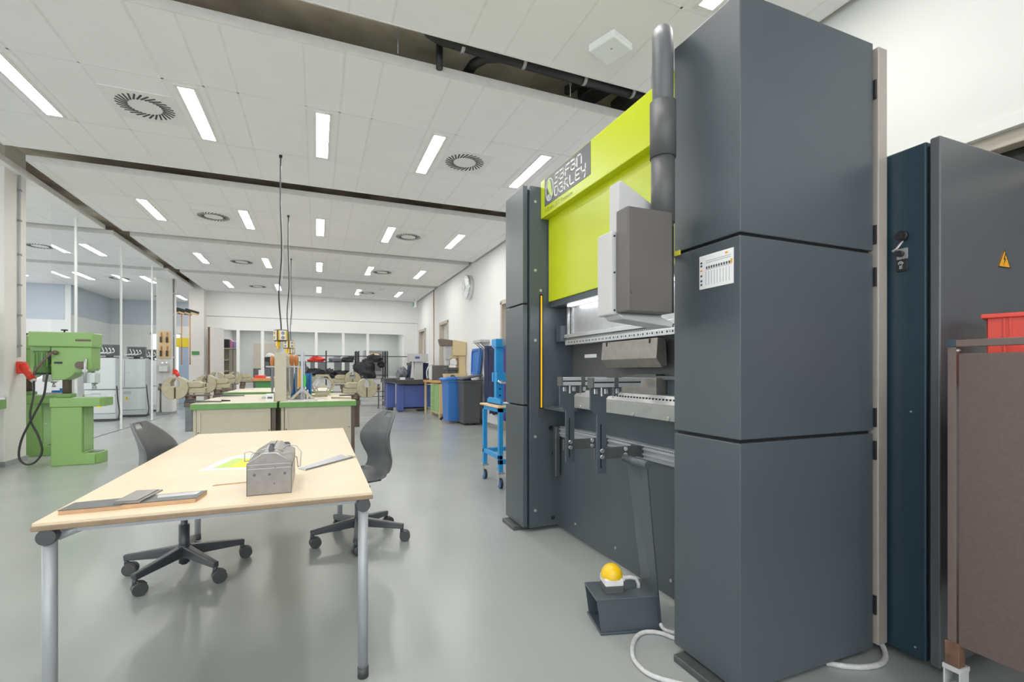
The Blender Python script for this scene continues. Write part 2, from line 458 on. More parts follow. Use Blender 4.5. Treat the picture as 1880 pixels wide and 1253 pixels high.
# swirl vents
def make_vent():
    t = thing('ceiling_vent', '', 'ceiling vent', (0, 0, 0), 'round swirl vents in the ceiling', world=False)
    build('plate', MB().box(-.295, -.295, -.006, .295, .295, 0), 'white', t)
    s = MB()
    n = 28
    for k in range(n):
        a = 2*PI*k/n
        c_ = (math.cos(a)*.185, math.sin(a)*.185, -.0075)
        s.obox(c_, (.115, .0165, .003), rz=a+.55)
    build('slots', s, 'black', t)
    return t
v0 = make_vent()
vs_ = [(-1.55, 5.67, 'large swirl vent at upper left between two near lights'), (1.69, 5.69, 'swirl vent near the tip of the lime press'),
       (-1.6, 9.28, 'swirl vent left of the hanging cables, second row'), (1.63, 9.27, 'swirl vent right of the hanging cables, second row'),
       (-1.65, 12.89, 'swirl vent left of the hanging cables, third row'), (1.58, 12.86, 'swirl vent right of the hanging cables, third row'),
       (-1.68, 16.46, 'swirl vent left side of last row by the back wall'), (1.55, 16.46, 'swirl vent right side of last row by the back wall'),
       (-5.3, 12.83, 'swirl vent beyond the glass partition, cut by the near pillar'), (-5.1, 16.45, 'swirl vent beyond the glass partition, near a light in the last row'), (-4.95, 19.9, 'farthest swirl vent beyond the glass partition')]
for i, (x, y, lab) in enumerate(vs_):
    o = v0 if i == 0 else copytree(v0)
    o.location = (x, y, ZC); o['label'] = lab
# access point, smoke detectors, exit sign
t = thing('wireless_access_point', 'white square wireless access point on the ceiling above the press', 'access point', (2.14, 3.19, ZC-.05))
b = MB(); b.obox((2.14, 3.19, ZC-.032), (.25, .25, .064), rz=.35)
build('housing', b, 'white_gloss', t, bev=.015, seg=3)
build('status_light', MB().cyl((2.13, 3.16, ZC-.067), (2.13, 3.16, ZC-.063), .008), 'mid_grey', t)
solo('smoke_detector', MB().cyl((.42, 11.87, ZC-.01), (.42, 11.87, ZC), .09, n=24).cyl((.42, 11.87, ZC-.035), (.42, 11.87, ZC-.01), .055, .075, n=24), 'white', 'small round white smoke detector on the third ceiling bay', 'smoke detector')
solo('smoke_detector', MB().cyl((1.9, 15.5, ZC-.01), (1.9, 15.5, ZC), .09, n=24).cyl((1.9, 15.5, ZC-.035), (1.9, 15.5, ZC-.01), .055, .075, n=24), 'white', 'round white smoke detector on the last ceiling bay by the back wall', 'smoke detector')
t = thing('exit_sign', 'small white exit sign box at the far right ceiling corner', 'exit sign', (3.24, 17.2, 3.45))
build('box', MB().box(3.2, 17.0, 3.48, 3.27, 17.3, 3.7), 'white', t, bev=.006)
build('face', MB().box(3.19, 17.03, 3.51, 3.199, 17.27, 3.67), 'green_cab', t)
build('bracket', MB().cyl((3.235, 17.15, 3.7), (3.235, 17.15, 3.8), .012), 'light_grey', t)

# services in the open ceiling slots
t = thing('drain_pipe', 'black plastic drain pipe hanging in the nearest ceiling slot', 'pipe', (2.0, 3.93, 3.98))
build('main_pipe', MB().tube([(3.45, 3.98, 4.0), (2.0, 3.95, 4.0), (.95, 3.92, 4.0), (.86, 3.9, 4.02), (.8, 3.86, 4.06), (.8, 3.85, 4.139)], .055, 14), 'black', t)
build('branch_pipe', MB().tube([(1.55, 3.93, 4.0), (1.38, 4.0, 3.99), (1.3, 4.1, 3.97), (1.28, 4.3, 3.97)], .045, 12), 'black', t)
for x in (1.15, 1.72, 2.35, 2.9):
    build('clamp', MB().cyl((x-.015, 3.925+.01*x, 4.0), (x+.015, 3.925+.01*x, 4.0), .062, n=16).cyl((x, 3.93, 4.05), (x, 3.93, ZS), .006, n=6), 'steel', t)
t = thing('air_duct', 'silver rectangular air duct beside the lime press beam in the nearest slot', 'duct', (2.75, 3.9, 4.05))
build('duct_body', MB().obox((2.72, 3.86, 4.085), (.22, 1.0, .108), rz=.25), 'duct', t, bev=.01)
build('support_rail', MB().obox((2.5, 3.86, 4.1), (.05, 1.0, .078), rz=.25), 'steel_dark', t)
solo('air_duct', MB().box(2.95, 3.3, 3.99, 3.4, 4.4, 4.139), 'duct', 'broad silver duct at the right end of the nearest ceiling slot', 'duct', bev=.01)
for k, (x, y) in enumerate([(-.95, 3.66), (-.32, 3.7), (.62, 4.02), (1.9, 3.7), (2.25, 4.03)]):
    solo('hanger_rod', MB().cyl((x, y, ZC+.05), (x, y, ZS), .004, n=6).box(x-.012, y-.006, ZC+.16, x+.012, y+.006, ZC+.24), 'steel', 'thin steel hanger rod in the nearest slot, %s from left' % ['first', 'second', 'third', 'fourth', 'fifth'][k], 'hanger rod', 'hanger rods in the nearest slot')
solo('pipe_stub', MB().cyl((.98, 4.06, 3.83), (.98, 4.06, 4.12), .03, n=10).box(.93, 4.0, 4.11, 1.03, 4.12, 4.139), 'black', 'short black pipe stub below a bracket in the nearest slot', 'pipe')
k = 0
for yb_ in (7.46, 11.03, 14.61):
    for (xa, wd, zz) in ((.5, .5, 4.03), (1.4, .7, 4.0), (2.35, .55, 4.04)):
        k += 1
        nm = {7.46: 'second', 11.03: 'third', 14.61: 'fourth'}[yb_]
        solo('air_duct', MB().box(xa, yb_-.1, zz, xa+wd, yb_+.2, 4.139), 'duct', 'dull metal duct crossing the %s ceiling slot, %s of three' % (nm, {.5: 'left', 1.4: 'middle', 2.35: 'right'}[xa]), 'duct', 'ducts in the far ceiling slots', bev=.01)
        solo('cable_bundle', MB().tube([(xa-2.9, yb_+.05, 4.139), (xa-2.85, yb_+.05, 4.02), (xa-2.5, yb_, 3.95), (xa-2.25, yb_+.08, 4.06), (xa-2.2, yb_+.08, 4.139)], .014, 6), 'black', 'dark sagging cable bundle in the %s ceiling slot, %s of three' % (nm, {.5: 'left', 1.4: 'middle', 2.35: 'right'}[xa]), 'cable', 'cables in the far ceiling slots')

# ------------------------------------------------------------------ glass partition on the left
t = thing('glass_partition', 'floor to ceiling glass partition with thin white mullions behind the green drills', 'partition', (-3.75, 12.5, 0))
for y in (10.2, 12.2, 14.2): build('mullion', MB().box(-3.765, y-.015, 0, -3.735, y+.015, ZC), 'white', t)
build('bottom_rail', MB().box(-3.757, 9.4, 0, -3.743, 16, .012), 'mid_grey', t)
for a, b in ((9.4, 10.185), (10.215, 12.185), (12.215, 14.185), (14.215, 15.98)):
    build('pane', MB().quad((-3.75, a, .03), (-3.75, b, .03), (-3.75, b, ZC), (-3.75, a, ZC)), 'glass', t)
# glazing in the back wall
t = struct('window_30', MB().box(-3.2, FW+.125, 2.55, 2.98, FW+.13, 2.56), 'white')
for k, xa in enumerate((-2.46, -1.74, -.07, .82, 1.66)):
    build('post', MB().box(xa, FW+.02, 0, xa+.09, FW+.12, 2.62), 'white', t)
build('head', MB().box(-3.2, FW+.01, 2.56, 2.98, FW+.13, 2.62), 'white', t)
build('low_panel', MB().box(-1.74, FW+.03, 0, 2.98, FW+.11, .98).box(-1.74, FW-.01, .98, 2.98, FW+.13, 1.02), 'white', t)
for a, b in ((-1.65, -.07), (.02, .82), (.91, 1.66), (1.75, 2.98)):
    build('pane', MB().quad((a, FW+.07, 1.02), (b, FW+.07, 1.02), (b, FW+.07, 2.56), (a, FW+.07, 2.56)), 'glass', t)
t = thing('open_door', 'white door standing open at the left end of the back wall', 'door', (-3.12, FW, 0))
build('door_leaf', MB().obox((-2.98, FW-.28, 1.3), (.05, .62, 2.58), rz=-.5), 'door_grey', t)
build('door_edge', MB().obox((-3.135, FW-.56, 1.3), (.055, .03, 2.58), rz=-.5), 'rust', t)
# office behind the glass
def shelf_unit(name, lab, x0, x1, y0, y1, z1, n, m, cat='shelf'):
    t = thing(name, lab, cat, ((x0+x1)/2, (y0+y1)/2, 0))
    build('carcass', MB().box(x0, y0, 0, x0+.03, y1, z1).box(x1-.03, y0, 0, x1, y1, z1).box(x0, y1-.02, 0, x1, y1, z1).box(x0, y0, z1-.03, x1, y1, z1), m, t)
    for k in range(n): build('shelf_board', MB().box(x0+.03, y0+.01, .05+(z1-.1)*k/n, x1-.03, y1-.02, .08+(z1-.1)*k/n), m, t)
    return t
t = shelf_unit('bookcase', 'tall beige bookcase with sliding shutters in the back office', -3.05, -2.55, 18.8, 19.2, 2.0, 5, 'beige')
build('shutter', MB().box(-2.78, 18.77, .05, -2.68, 18.8, 1.95), 'door_dark', t)
build('shutter', MB().box(-2.66, 18.77, .05, -2.56, 18.8, 1.95), 'door_dark', t)
solo('storage_box', MB().box(-3.04, 18.85, 2.0, -2.8, 19.15, 2.3), 'black', 'black storage box on top of the office bookcase', 'box', bev=.01)
solo('magazine_file', MB().prism([(-2.76, 2.0), (-2.68, 2.0), (-2.68, 2.22), (-2.76, 2.3)], 'y', 18.85, 19.1), 'pink', 'pink magazine file on top of the office bookcase', 'file')
solo('magazine_file', MB().prism([(-2.66, 2.0), (-2.58, 2.0), (-2.58, 2.18), (-2.66, 2.24)], 'y', 18.85, 19.1), 'lilac', 'pale lilac magazine file on top of the office bookcase', 'file')
struct('door_4', MB().box(-2.5, 23.14, 0, -1.5, 23.19, 2.4), 'door_beige')
t = shelf_unit('storage_rack', 'dark metal storage rack with clutter in the back office', -1.95, -1.0, 20.5, 20.9, 1.75, 4, 'dark_grey')
solo('safety_helmet', MB().sphere((-1.68, 20.7, 1.75), (.17, .2, .16), 16, 8, 0).cyl((-1.68, 20.68, 1.75), (-1.68, 20.68, 1.765), .2, n=20), 'light_grey', 'grey domed helmet on top of the office storage rack', 'helmet')
for k, (x, m) in enumerate([(-1.85, 'dark_grey'), (-1.65, 'grey_cloth'), (-1.42, 'blue_cmm'), (-1.2, 'green_dark')]):
    solo('storage_box', MB().box(x, 20.55, .0+1.36, x+.15, 20.8, 1.56), m, '%s box on the upper shelf of the office rack' % ['dark', 'grey', 'blue', 'dull green'][k], 'box', bev=.01)
t = thing('grey_cabinet', 'low grey cabinet with a white notice in the office', 'cabinet', (-1.85, 19.4, 0))
build('body', MB().box(-2.1, 19.2, 0, -1.6, 19.6, 1.3), 'plate_grey', t, bev=.01)
build('notice', MB().box(-1.93, 19.19, .95, -1.75, 19.2, 1.25), 'paper', t)
solo('wall_screen', MB().box(-2.05, 23.08, 1.45, -1.75, 23.13, 1.7), 'dark_grey', 'small dark screen on the office door wall', 'screen', bev=.01)
t = thing('office_table', 'long pale office table behind the glazed screen', 'table', (.6, 21, 0))
build('tabletop', MB().box(-.6, 20.6, .98, 2.4, 21.3, 1.02), 'light_grey', t)
for x in (-.5, 2.3):
    for y in (20.7, 21.3): build('leg', MB().box(x-.03, y-.03, 0, x+.03, y+.03, .98), 'mid_grey', t)
for k, (x, h) in enumerate([(.05, .55), (.95, .62), (1.7, .5)]):
    t = thing('monitor', 'grey monitor on the office table, %s of three' % ['left', 'middle', 'right'][k], 'monitor', (x, 20.9, 1.02), 'monitors on the office table')
    build('screen', MB().box(x-.3, 20.88, 1.12, x+.3, 20.92, 1.02+h), 'plate_grey', t, bev=.008)
    build('stand', MB().box(x-.03, 20.9, 1.02, x+.03, 20.94, 1.3).box(x-.14, 20.8, 1.02, x+.14, 21.0, 1.035), 'dark_grey', t)
t = thing('workshop_lathe', 'tall pale machine cabinet behind the right glazing', 'machine', (2.5, 21.8, 0))
build('body', MB().box(1.9, 21.5, 0, 2.9, 22.3, 2.1), 'mid_grey', t, bev=.02)
build('dark_window', MB().box(2.0, 21.48, 1.2, 2.6, 21.5, 1.95), 'dark_grey', t)
for k, (x, y) in enumerate([(-1.2, 20.2), (.2, 20.2), (1.5, 20.2), (2.5, 20.2), (-2.6, 20.2)]):
    t = thing('office_spotlight', 'small round downlight in the office ceiling, %s from the right' % ['fourth', 'third', 'second', 'first', 'fifth'][k], 'ceiling light', (x, y, 2.97), 'office downlights')
    build('rim', MB().cyl((x, y, 2.98), (x, y, 3.0), .1, n=20), 'white', t)
    build('lens', MB().cyl((x, y, 2.975), (x, y, 2.981), .08, n=20), 'lamp', t)

# ------------------------------------------------------------------ press brake
pb = thing('press_brake', 'dark grey press brake with lime green upper beam and tall side columns', 'press brake', (1.82, 2.45, 0))
Z1, Z2 = (.951, .964), (1.719, 1.731)
def cover(x0, y0, x1, y1):
    for z0, z1 in ((.035, Z1[0]), (Z1[1], Z2[0]), (Z2[1], 2.618)):
        build('column_cover', MB().box(x0, y0, z0, x1, y1, z1), 'machine', pb, bev=.004)
cover(1.436, 1.305, 2.198, 1.655)
cover(1.436, 3.30, 1.474, 3.654)
cr = MB().box(1.45, 1.32, .03, 2.19, 1.645, 2.6)
build('column_core', cr, 'gap', pb)
build('column_core', MB().box(1.47, 3.325, .03, 1.50, 3.64, 2.6), 'gap', pb)
build('column_side', MB().box(1.488, 3.285, .03, 2.2, 3.64, 2.618), 'machine', pb, bev=.003)
b = MB()
for z in (2.5, 1.98, 1.45, .72, .16): b.cyl((1.53, 3.285, z), (1.53, 3.278, z), .011, n=10)
for x, z in ((1.575, 1.83), (1.575, .9)): b.cyl((x, 3.285, z), (x, 3.278, z), .011, n=10)
build('cover_bolts', b, 'steel', pb)
sl = build('sensor_slot', MB().box(1.566, 3.278, .93, 1.592, 3.284, 1.80), 'gap', pb)
build('yellow_strip', MB().box(1.574, 3.274, .94, 1.584, 3.279, 1.79), 'yellow_led', sl)
build('slot_foot', MB().box(1.56, 3.274, .87, 1.598, 3.284, .93), 'steel_dark', pb)
for x, z, r in ((1.66, .78, .018), (1.685, .585, .014), (1.68, .09, .016)): build('side_hole', MB().cyl((x, 3.286, z), (x, 3.279, z), r, n=14), 'gap', pb)
# beige rear post with hinges on near column
rp = build('rear_post', MB().box(2.208, 1.29, .05, 2.268, 1.36, 2.60), 'beige_post', pb, bev=.004)
for z in (2.42, 1.80, 1.62, 1.02, .88, .22): build('hinge', MB().box(2.198, 1.296, z-.04, 2.21, 1.31, z+.04), 'black', rp)
for x0, x1, y0, y1 in ((1.385, 1.60, 1.36, 1.60), (1.385, 1.60, 3.36, 3.6), (1.9, 2.15, 1.36, 1.6)):
    build('floor_plate', MB().box(x0, y0, 0, x1, y1, .03), 'steel_dark', pb, bev=.003)
build('foot', MB().box(1.55, 1.40, .02, 2.1, 1.6, .06), 'gap', pb)
# beam and ram
build('upper_beam', MB().box(1.575, 1.66, 2.372, 1.80, 3.28, 2.655), 'lime', pb, bev=.004)
build('ram', MB().box(1.636, 1.66, 1.744, 1.80, 3.27, 2.38), 'lime', pb, bev=.003)
build('ram_edge', MB().box(1.648, 1.66, 1.70, 1.80, 3.255, 1.745), 'machine_dark', pb)
lg = build('logo_plate', MB().box(1.5725, 2.564, 2.443, 1.576, 3.208, 2.648), 'plate_grey', pb)
# logo: lettering facing -X; u runs towards -Y
def strokes(mb, glyph, u0, v0, w, hgt, t, X, th=.001):
    for line in glyph:
        pts = [(u0+px*w, v0+py*hgt) for px, py in line]
        for (a, b_) in zip(pts[:-1], pts[1:]):
            dx, dy = b_[0]-a[0], b_[1]-a[1]; L_ = math.hypot(dx, dy)
            ex, ey = dx/L_*t*.5, dy/L_*t*.5; nx, ny = -ey, ex
            q = [(a[0]-ex-nx, a[1]-ey-ny), (b_[0]+ex-nx, b_[1]+ey-ny), (b_[0]+ex+nx, b_[1]+ey+ny), (a[0]-ex+nx, a[1]-ey+ny)]
            mb.prism([(-u, v) for u, v in q], 'x', X-th, X)
G = {
 'S': [[(1,1),(.25,1),(0,.82),(0,.66),(.15,.55),(.85,.55),(1,.42),(1,.15),(.8,0),(0,0)]],
 'A': [[(0,1),(.8,1),(1,.8),(1,0)],[(1,.5),(.2,.5),(0,.35),(0,0),(1,0)]],
 'F': [[(0,0),(0,.8),(.2,1),(1,1)],[(0,.5),(.85,.5)]],
 'N': [[(0,0),(0,1),(.8,1),(1,.8),(1,0)]],
 'D': [[(0,0),(0,1),(.75,1),(1,.78),(1,.2),(.75,0),(0,0)]],
 'R': [[(0,0),(0,1),(.8,1),(1,.82),(1,.6),(.8,.45),(0,.45)],[(.5,.45),(1,0)]],
 'L': [[(0,1),(0,0),(1,0)]],
 'E': [[(1,1),(0,1),(0,0),(1,0)],[(0,.5),(.85,.5)]],
 'Y': [[(0,1),(0,.6),(.2,.45),(1,.45)],[(1,1),(1,.15),(.8,-.25)]],
}
lt = MB()
u = -3.045  # u = -y
for ch in 'SAFAN':
    strokes(lt, G[ch], u, 2.558, .056, .062, .0105, 1.5725); u += .079
u = -3.045
for ch in 'DARLEY':
    strokes(lt, G[ch], u, 2.468, .052, .062, .0105, 1.5725); u += .074
build('lettering', lt, 'logo_white', lg)
em = MB()
cy, cz = -3.128, 2.545
ring = circ(0, 0, 1, 32); inner = circ(0, 0, .93, 32)
em.ring([(-(cy+p[0]*.062), cz+p[1]*.082) for p in ring], [(-(cy+p[0]*.062), cz+p[1]*.082) for p in inner], 'x', 1.5715, 1.5725)
build('emblem_ring', em, 'logo_white', lg)
build('emblem_leaf', MB().prism([(-(cy+a), cz+c) for a, c in ((-.012,.085),(.018,.05),(.045,-.05),(.03,-.062),(.0,-.03),(-.035,.03))], 'x', 1.5712, 1.5725), 'paper_green', lg)
build('emblem_base', MB().prism([(-(cy+a), cz+c) for a, c in ((-.05,-.055),(-.03,-.03),(.0,-.035),(.02,-.065),(-.01,-.075))], 'x', 1.5712, 1.5725), 'light_grey', lg)
def text_mesh(body, size):
    cu = bpy.data.curves.new('txt', 'FONT'); cu.body = body; cu.size = size
    o = bpy.data.objects.new('txt', cu); COL.objects.link(o)
    me = bpy.data.meshes.new_from_object(o.evaluated_get(bpy.context.evaluated_depsgraph_get()))
    vs = [v.co.copy() for v in me.vertices]; fs = [tuple(p.vertices) for p in me.polygons]
    bpy.data.objects.remove(o); bpy.data.curves.remove(cu); bpy.data.meshes.remove(me)
    return vs, fs
bpy.context.view_layer.update()
vs2, fs2 = text_mesh('E-Brake 35T Premium', .044)
build('model_text', MB().add([(1.5738, 3.205-v.x*1.05, 2.395+v.y) for v in vs2], fs2), 'text_dark', pb, fixn=False)
# working area
build('work_light', MB().box(1.705, 1.75, 1.692, 1.735, 3.1, 1.70), 'lamp_soft', pb)
build('back_panel', MB().box(1.775, 1.66, 1.47, 1.80, 3.2, 1.73), 'steel', pb)
bs = build('back_plate', MB().box(1.85, 1.66, 1.0, 1.87, 3.28, 1.5), 'dark_grey', pb)
build('small_label', MB().box(1.846, 2.93, 1.315, 1.85, 3.09, 1.34), 'paper', bs)
build('guide_block', MB().box(1.70, 3.19, 1.44, 1.76, 3.27, 1.56), 'machine', pb, bev=.003)
build('guide_rod', MB().cyl((1.755, 3.17, 1.46), (1.755, 3.17, 1.74), .014).box(1.765, 3.13, 1.46, 1.775, 3.15, 1.74), 'steel', pb)
cl = build('tool_clamp_rail', MB().box(1.735, 1.66, 1.412, 1.80, 3.19, 1.447).box(1.742, 1.66, 1.447, 1.80, 3.19, 1.463).box(1.728, 1.66, 1.466, 1.80, 3.19, 1.492), 'steel_bright', pb, bev=.002)
h = MB(); y = 1.7
while y < 3.17:
    for dy in (-.022, 0, .022): h.cyl((1.7345, y+dy, 1.43), (1.736, y+dy, 1.43), .0065 if dy else .004, n=8)
    y += .083
build('clamp_holes', h, 'gap', cl)
h = MB(); y = 1.67
while y < 3.18: h.box(1.7415, y, 1.450, 1.743, y+.011, 1.461); y += .017
build('clamp_teeth', h, 'steel_dark', cl)
pn = build('upper_punch', MB().prism([(1.735, 1.402), (1.79, 1.402), (1.80, 1.25), (1.765, 1.238), (1.725, 1.29)], 'y', 2.13, 2.68), 'steel_brushed', pb, bev=.002)
build('punch_slots', MB().box(1.731, 2.62, 1.375, 1.738, 2.632, 1.40).box(1.731, 2.19, 1.375, 1.738, 2.202, 1.40), 'gap', pn)
build('lower_die', MB().box(1.725, 2.13, 1.085, 1.80, 2.45, 1.18), 'steel_brushed', pb, bev=.002)
build('lower_die', MB().box(1.79, 1.66, 1.07, 1.84, 2.12, 1.17), 'machine_dark', pb, bev=.003)
build('die_holder', MB().box(1.76, 1.66, 1.17, 1.86, 2.46, 1.19).box(1.78, 2.2, 1.19, 1.84, 2.4, 1.2), 'steel_dark', pb)
ds = build('die_rail', MB().prism([(1.70, 1.04), (1.72, 1.085), (1.80, 1.085), (1.80, 1.03), (1.70, 1.03)], 'y', 1.66, 3.2), 'steel', pb, bev=.002)
h = MB(); y = 1.69
while y < 2.6:
    h.obox((1.711, y, 1.063), (.006, .012, .012), ry=-.42); y += .028
build('rail_holes', h, 'gap', ds)
build('table_front', MB().box(1.70, 1.66, .955, 1.82, 3.22, 1.032), 'steel', pb, bev=.003)
sc = MB()
for y in (2.0, 2.3, 2.62, 2.9): sc.cyl((1.692, y, .968), (1.70, y, .968), .012, n=10)
build('table_screws', sc, 'chrome', pb)
build('shelf_plate', MB().box(1.6, 2.95, .93, 1.82, 3.28, .95), 'machine', pb)
build('recess', MB().box(1.76, 1.66, .78, 1.80, 3.28, .955), 'machine_dark', pb)
build('support_rail', MB().box(1.70, 1.66, .722, 1.76, 3.22, .80).box(1.69, 1.66, .745, 1.70, 3.22, .757).box(1.69, 1.66, .775, 1.70, 3.22, .785), 'alu', pb, bev=.002)
h = MB(); y = 1.68
while y < 3.2: h.box(1.6985, y, .79, 1.7, y+.008, .796); y += .016
build('scale_marks', h, 'steel_dark', pb)
ap = build('front_apron', MB().box(1.717, 1.65, .03, 1.74, 3.285, .722), 'machine', pb)
for y, z in ((1.9, .66), (2.5, .12), (3.0, .12), (2.0, .12), (1.8, .4)): build('apron_screw', MB().cyl((1.712, y, z), (1.718, y, z), .009, n=8), 'steel', ap)
build('side_rail', MB().box(1.66, 3.2, .42, 1.70, 3.245, .80), 'steel_dark', pb, bev=.006)
# sheet supports
for k, ys in enumerate((2.225, 2.575)):
    s_ = build('sheet_support', MB().prism([(1.36,1.13),(1.36,1.015),(1.402,.978),(1.402,.66),(1.463,.66),(1.463,1.068),(1.475,1.08),(1.535,1.085),(1.558,1.105),(1.558,1.13)], 'y', ys-.006, ys+.004), 'machine', pb, bev=.002)
    build('support_bar', MB().box(1.368, ys-.028, 1.13, 1.50, ys+.024, 1.152).box(1.368, ys-.020, 1.152, 1.50, ys+.02, 1.160).box(1.368, ys-.028, 1.160, 1.50, ys+.024, 1.18), 'steel_bright', s_, bev=.001)
    build('support_bar', MB().box(1.522, ys-.028, 1.13, 1.68, ys+.024, 1.152).box(1.522, ys-.020, 1.152, 1.68, ys+.02, 1.160).box(1.522, ys-.028, 1.160, 1.68, ys+.024, 1.18), 'steel_bright', s_, bev=.001)
    build('bar_groove', MB().box(1.370, ys-.0215, 1.1525, 1.499, ys+.0215, 1.1595).box(1.523, ys-.0215, 1.1525, 1.679, ys+.0215, 1.1595), 'gap', s_)
    build('end_cap', MB().box(1.362, ys-.03, 1.128, 1.37, ys+.026, 1.182).box(1.498, ys-.031, 1.128, 1.524, ys+.027, 1.182), 'dark_grey', s_)
    for x in (1.392, 1.457, 1.53): build('clamp_nut', MB().box(x-.011, ys-.014, 1.093, x+.011, ys-.006, 1.122), 'chrome', s_, bev=.002)
    build('clamp_lever', MB().box(1.424, ys-.012, 1.08, 1.436, ys-.006, 1.13), 'chrome', s_, bev=.002)
    n_ = MB()
    for z in range(7): n_.box(1.497, ys-.01, 1.072+z*.008, 1.51, ys-.006, 1.076+z*.008)
    build('spring', n_, 'steel', s_)
    build('slot', MB().box(1.423, ys-.0075, .69, 1.431, ys-.006, .93), 'gap', s_)
    a_ = build('support_arm', MB().box(1.392, ys+.004, .735, 1.70, ys+.012, .798), 'dark_grey', s_, bev=.002)
    build('foot_bracket', MB().box(1.688, ys-.02, .73, 1.698, ys+.085, .795), 'machine_dark', s_, bev=.002)
    n_ = MB()
    for z in (.752, .785):
        n_.cyl((1.43, ys-.02, z), (1.43, ys-.006, z), .012, n=10).cyl((1.59, ys-.006, z), (1.59, ys+.004, z), .012, n=10)
    n_.cyl((1.68, ys+.05, .765), (1.69, ys+.05, .765), .013, n=10)
    build('bolts', n_, 'chrome', s_)
# operator panel and its suspension
ct = build('panel_pole', MB().tube([(1.305,1.57,1.8),(1.305,1.57,2.50),(1.31,1.577,2.56),(1.325,1.597,2.605),(1.352,1.63,2.64),(1.385,1.67,2.655),(1.43,1.725,2.66),(1.52,1.84,2.68),(1.60,1.95,2.70),(1.65,2.01,2.685),(1.665,2.03,2.62)], .042, 20), 'plate_grey', pb)
build('pole_sleeve', MB().cyl((1.305,1.57,2.085),(1.305,1.57,2.31), .052, n=24).cyl((1.305,1.57,1.82),(1.305,1.57,2.085), .047, n=24), 'dark_grey', ct)
bx_ = build('panel_box', MB().box(1.098, 1.52, 1.448, 1.312, 1.6, 1.852), 'panel_brown', pb, bev=.006)
build('box_back', MB().box(1.30, 1.55, 1.455, 1.345, 1.64, 1.846), 'black', bx_)
build('box_screw', MB().cyl((1.118,1.516,1.525),(1.118,1.521,1.525), .008, n=12), 'panel_brown', bx_)
hs = build('screen_housing', MB().box(1.078, 1.602, 1.442, 1.33, 1.705, 1.776), 'grey_hous', pb, bev=.008, seg=3)
build('screen_housing', MB().prism([(1.126, 1.46), (1.126, 1.985), (1.145, 1.995), (1.36, 1.885), (1.36, 1.46)], 'y', 1.625, 1.69), 'grey_hous', pb, bev=.008, seg=3)
build('display', MB().box(1.15, 1.688, 1.5, 1.34, 1.694, 1.86), 'black', hs)
build('keyboard_tray', MB().prism([(1.10, 1.442), (1.12, 1.425), (1.36, 1.40), (1.37, 1.42), (1.3, 1.442)], 'y', 1.58, 1.69), 'grey_hous', pb, bev=.004)
sc = MB()
for z in (1.755, 1.61, 1.46):
    for x in (1.092, 1.118): sc.cyl((x, 1.598, z), (x, 1.603, z), .004, n=8)
build('housing_screws', sc, 'black', hs)
build('latch', MB().cyl((1.40, 1.66, 1.72), (1.436, 1.66, 1.72), .012, n=12).sphere((1.40, 1.66, 1.72), .016, 10, 8), 'steel', pb)
# instruction sticker
st = build('instruction_sticker', MB().box(1.4335, 1.334, 1.547, 1.436, 1.504, 1.68), 'paper', pb)
s2 = MB()
for k in range(9): s2.box(1.4328, 1.352+.0145*k, 1.56, 1.4336, 1.3535+.0145*k, 1.615)
for z in (1.62, 1.655, 1.648): s2.box(1.4328, 1.345, z, 1.4336, 1.47, z+.0015)
build('sticker_lines', s2, 'mid_grey', st)
s2 = MB()
for k in range(10): s2.box(1.4328, 1.348+.0125*k, 1.624, 1.4336, 1.356+.0125*k, 1.634)
for z in (1.64, 1.652, 1.60, 1.58, 1.565): s2.box(1.4328, 1.488, z-.004, 1.4336, 1.498, z+.004)
build('sticker_boxes', s2, 'dark_grey', st)
build('sticker_yellow', MB().box(1.4328, 1.338, 1.622, 1.4336, 1.346, 1.64).box(1.4328, 1.36, 1.664, 1.4336, 1.372, 1.672).box(1.4328, 1.488, 1.618, 1.4336, 1.50, 1.624), 'sign_amber', st)
build('warning_tape', MB().box(1.432, 1.615, 1.715, 1.436, 1.66, 1.735), 'paper_yellow', pb)

# ------------------------------------------------------------------ foot pedal
fpc = thing('foot_pedal', 'dark steel foot pedal box with upright handle and yellow mushroom button', 'foot pedal', (1.36, 1.95, 0))
A0 = Vector((1.215, 1.885)); ux = Vector((.2885, -.0755)); uy = Vector((.044, .185))
def FP(a, b, z): p = A0 + ux*a + uy*b; return (p.x, p.y, z)
def fbox(mb, a0, b0, z0, a1, b1, z1, tz=0.):
    vs = [FP(a0,b0,z0),FP(a1,b0,z0),FP(a1,b1,z0),FP(a0,b1,z0),FP(a0-tz,b0,z1),FP(a1-tz,b0,z1),FP(a1-tz,b1,z1),FP(a0-tz,b1,z1)]
    return mb.add(vs, [(0,3,2,1),(4,5,6,7),(0,1,5,4),(1,2,6,5),(2,3,7,6),(3,0,4,7)])
build('floor_tread', fbox(MB(), -.02, -.05, 0, 1.0, 1.05, .012), 'machine_dark', fpc, bev=.003)
hd = MB(); fbox(hd, 0, 0, .01, 1.0, .03, .158, .07); fbox(hd, 0, .97, .01, 1.0, 1.0, .158, .07); fbox(hd, -.07, 0, .152, .93, 1.0, .162); fbox(hd, .94, 0, .01, .97, 1.0, .158, .06)
build('hood', hd, 'machine', fpc, bev=.002)
hp = MB()
vs = [(1.502,1.822,.01),(1.546,1.998,.01),(1.452,2.02,.765),(1.440,1.848,.765)]
vs += [(x+.008, y, z) for x, y, z in vs]
hp.add(vs, [(0,1,2,3),(7,6,5,4),(0,4,5,1),(1,5,6,2),(2,6,7,3),(3,7,4,0)])
hpo = build('handle_plate', hp, 'machine', fpc, bev=.001)
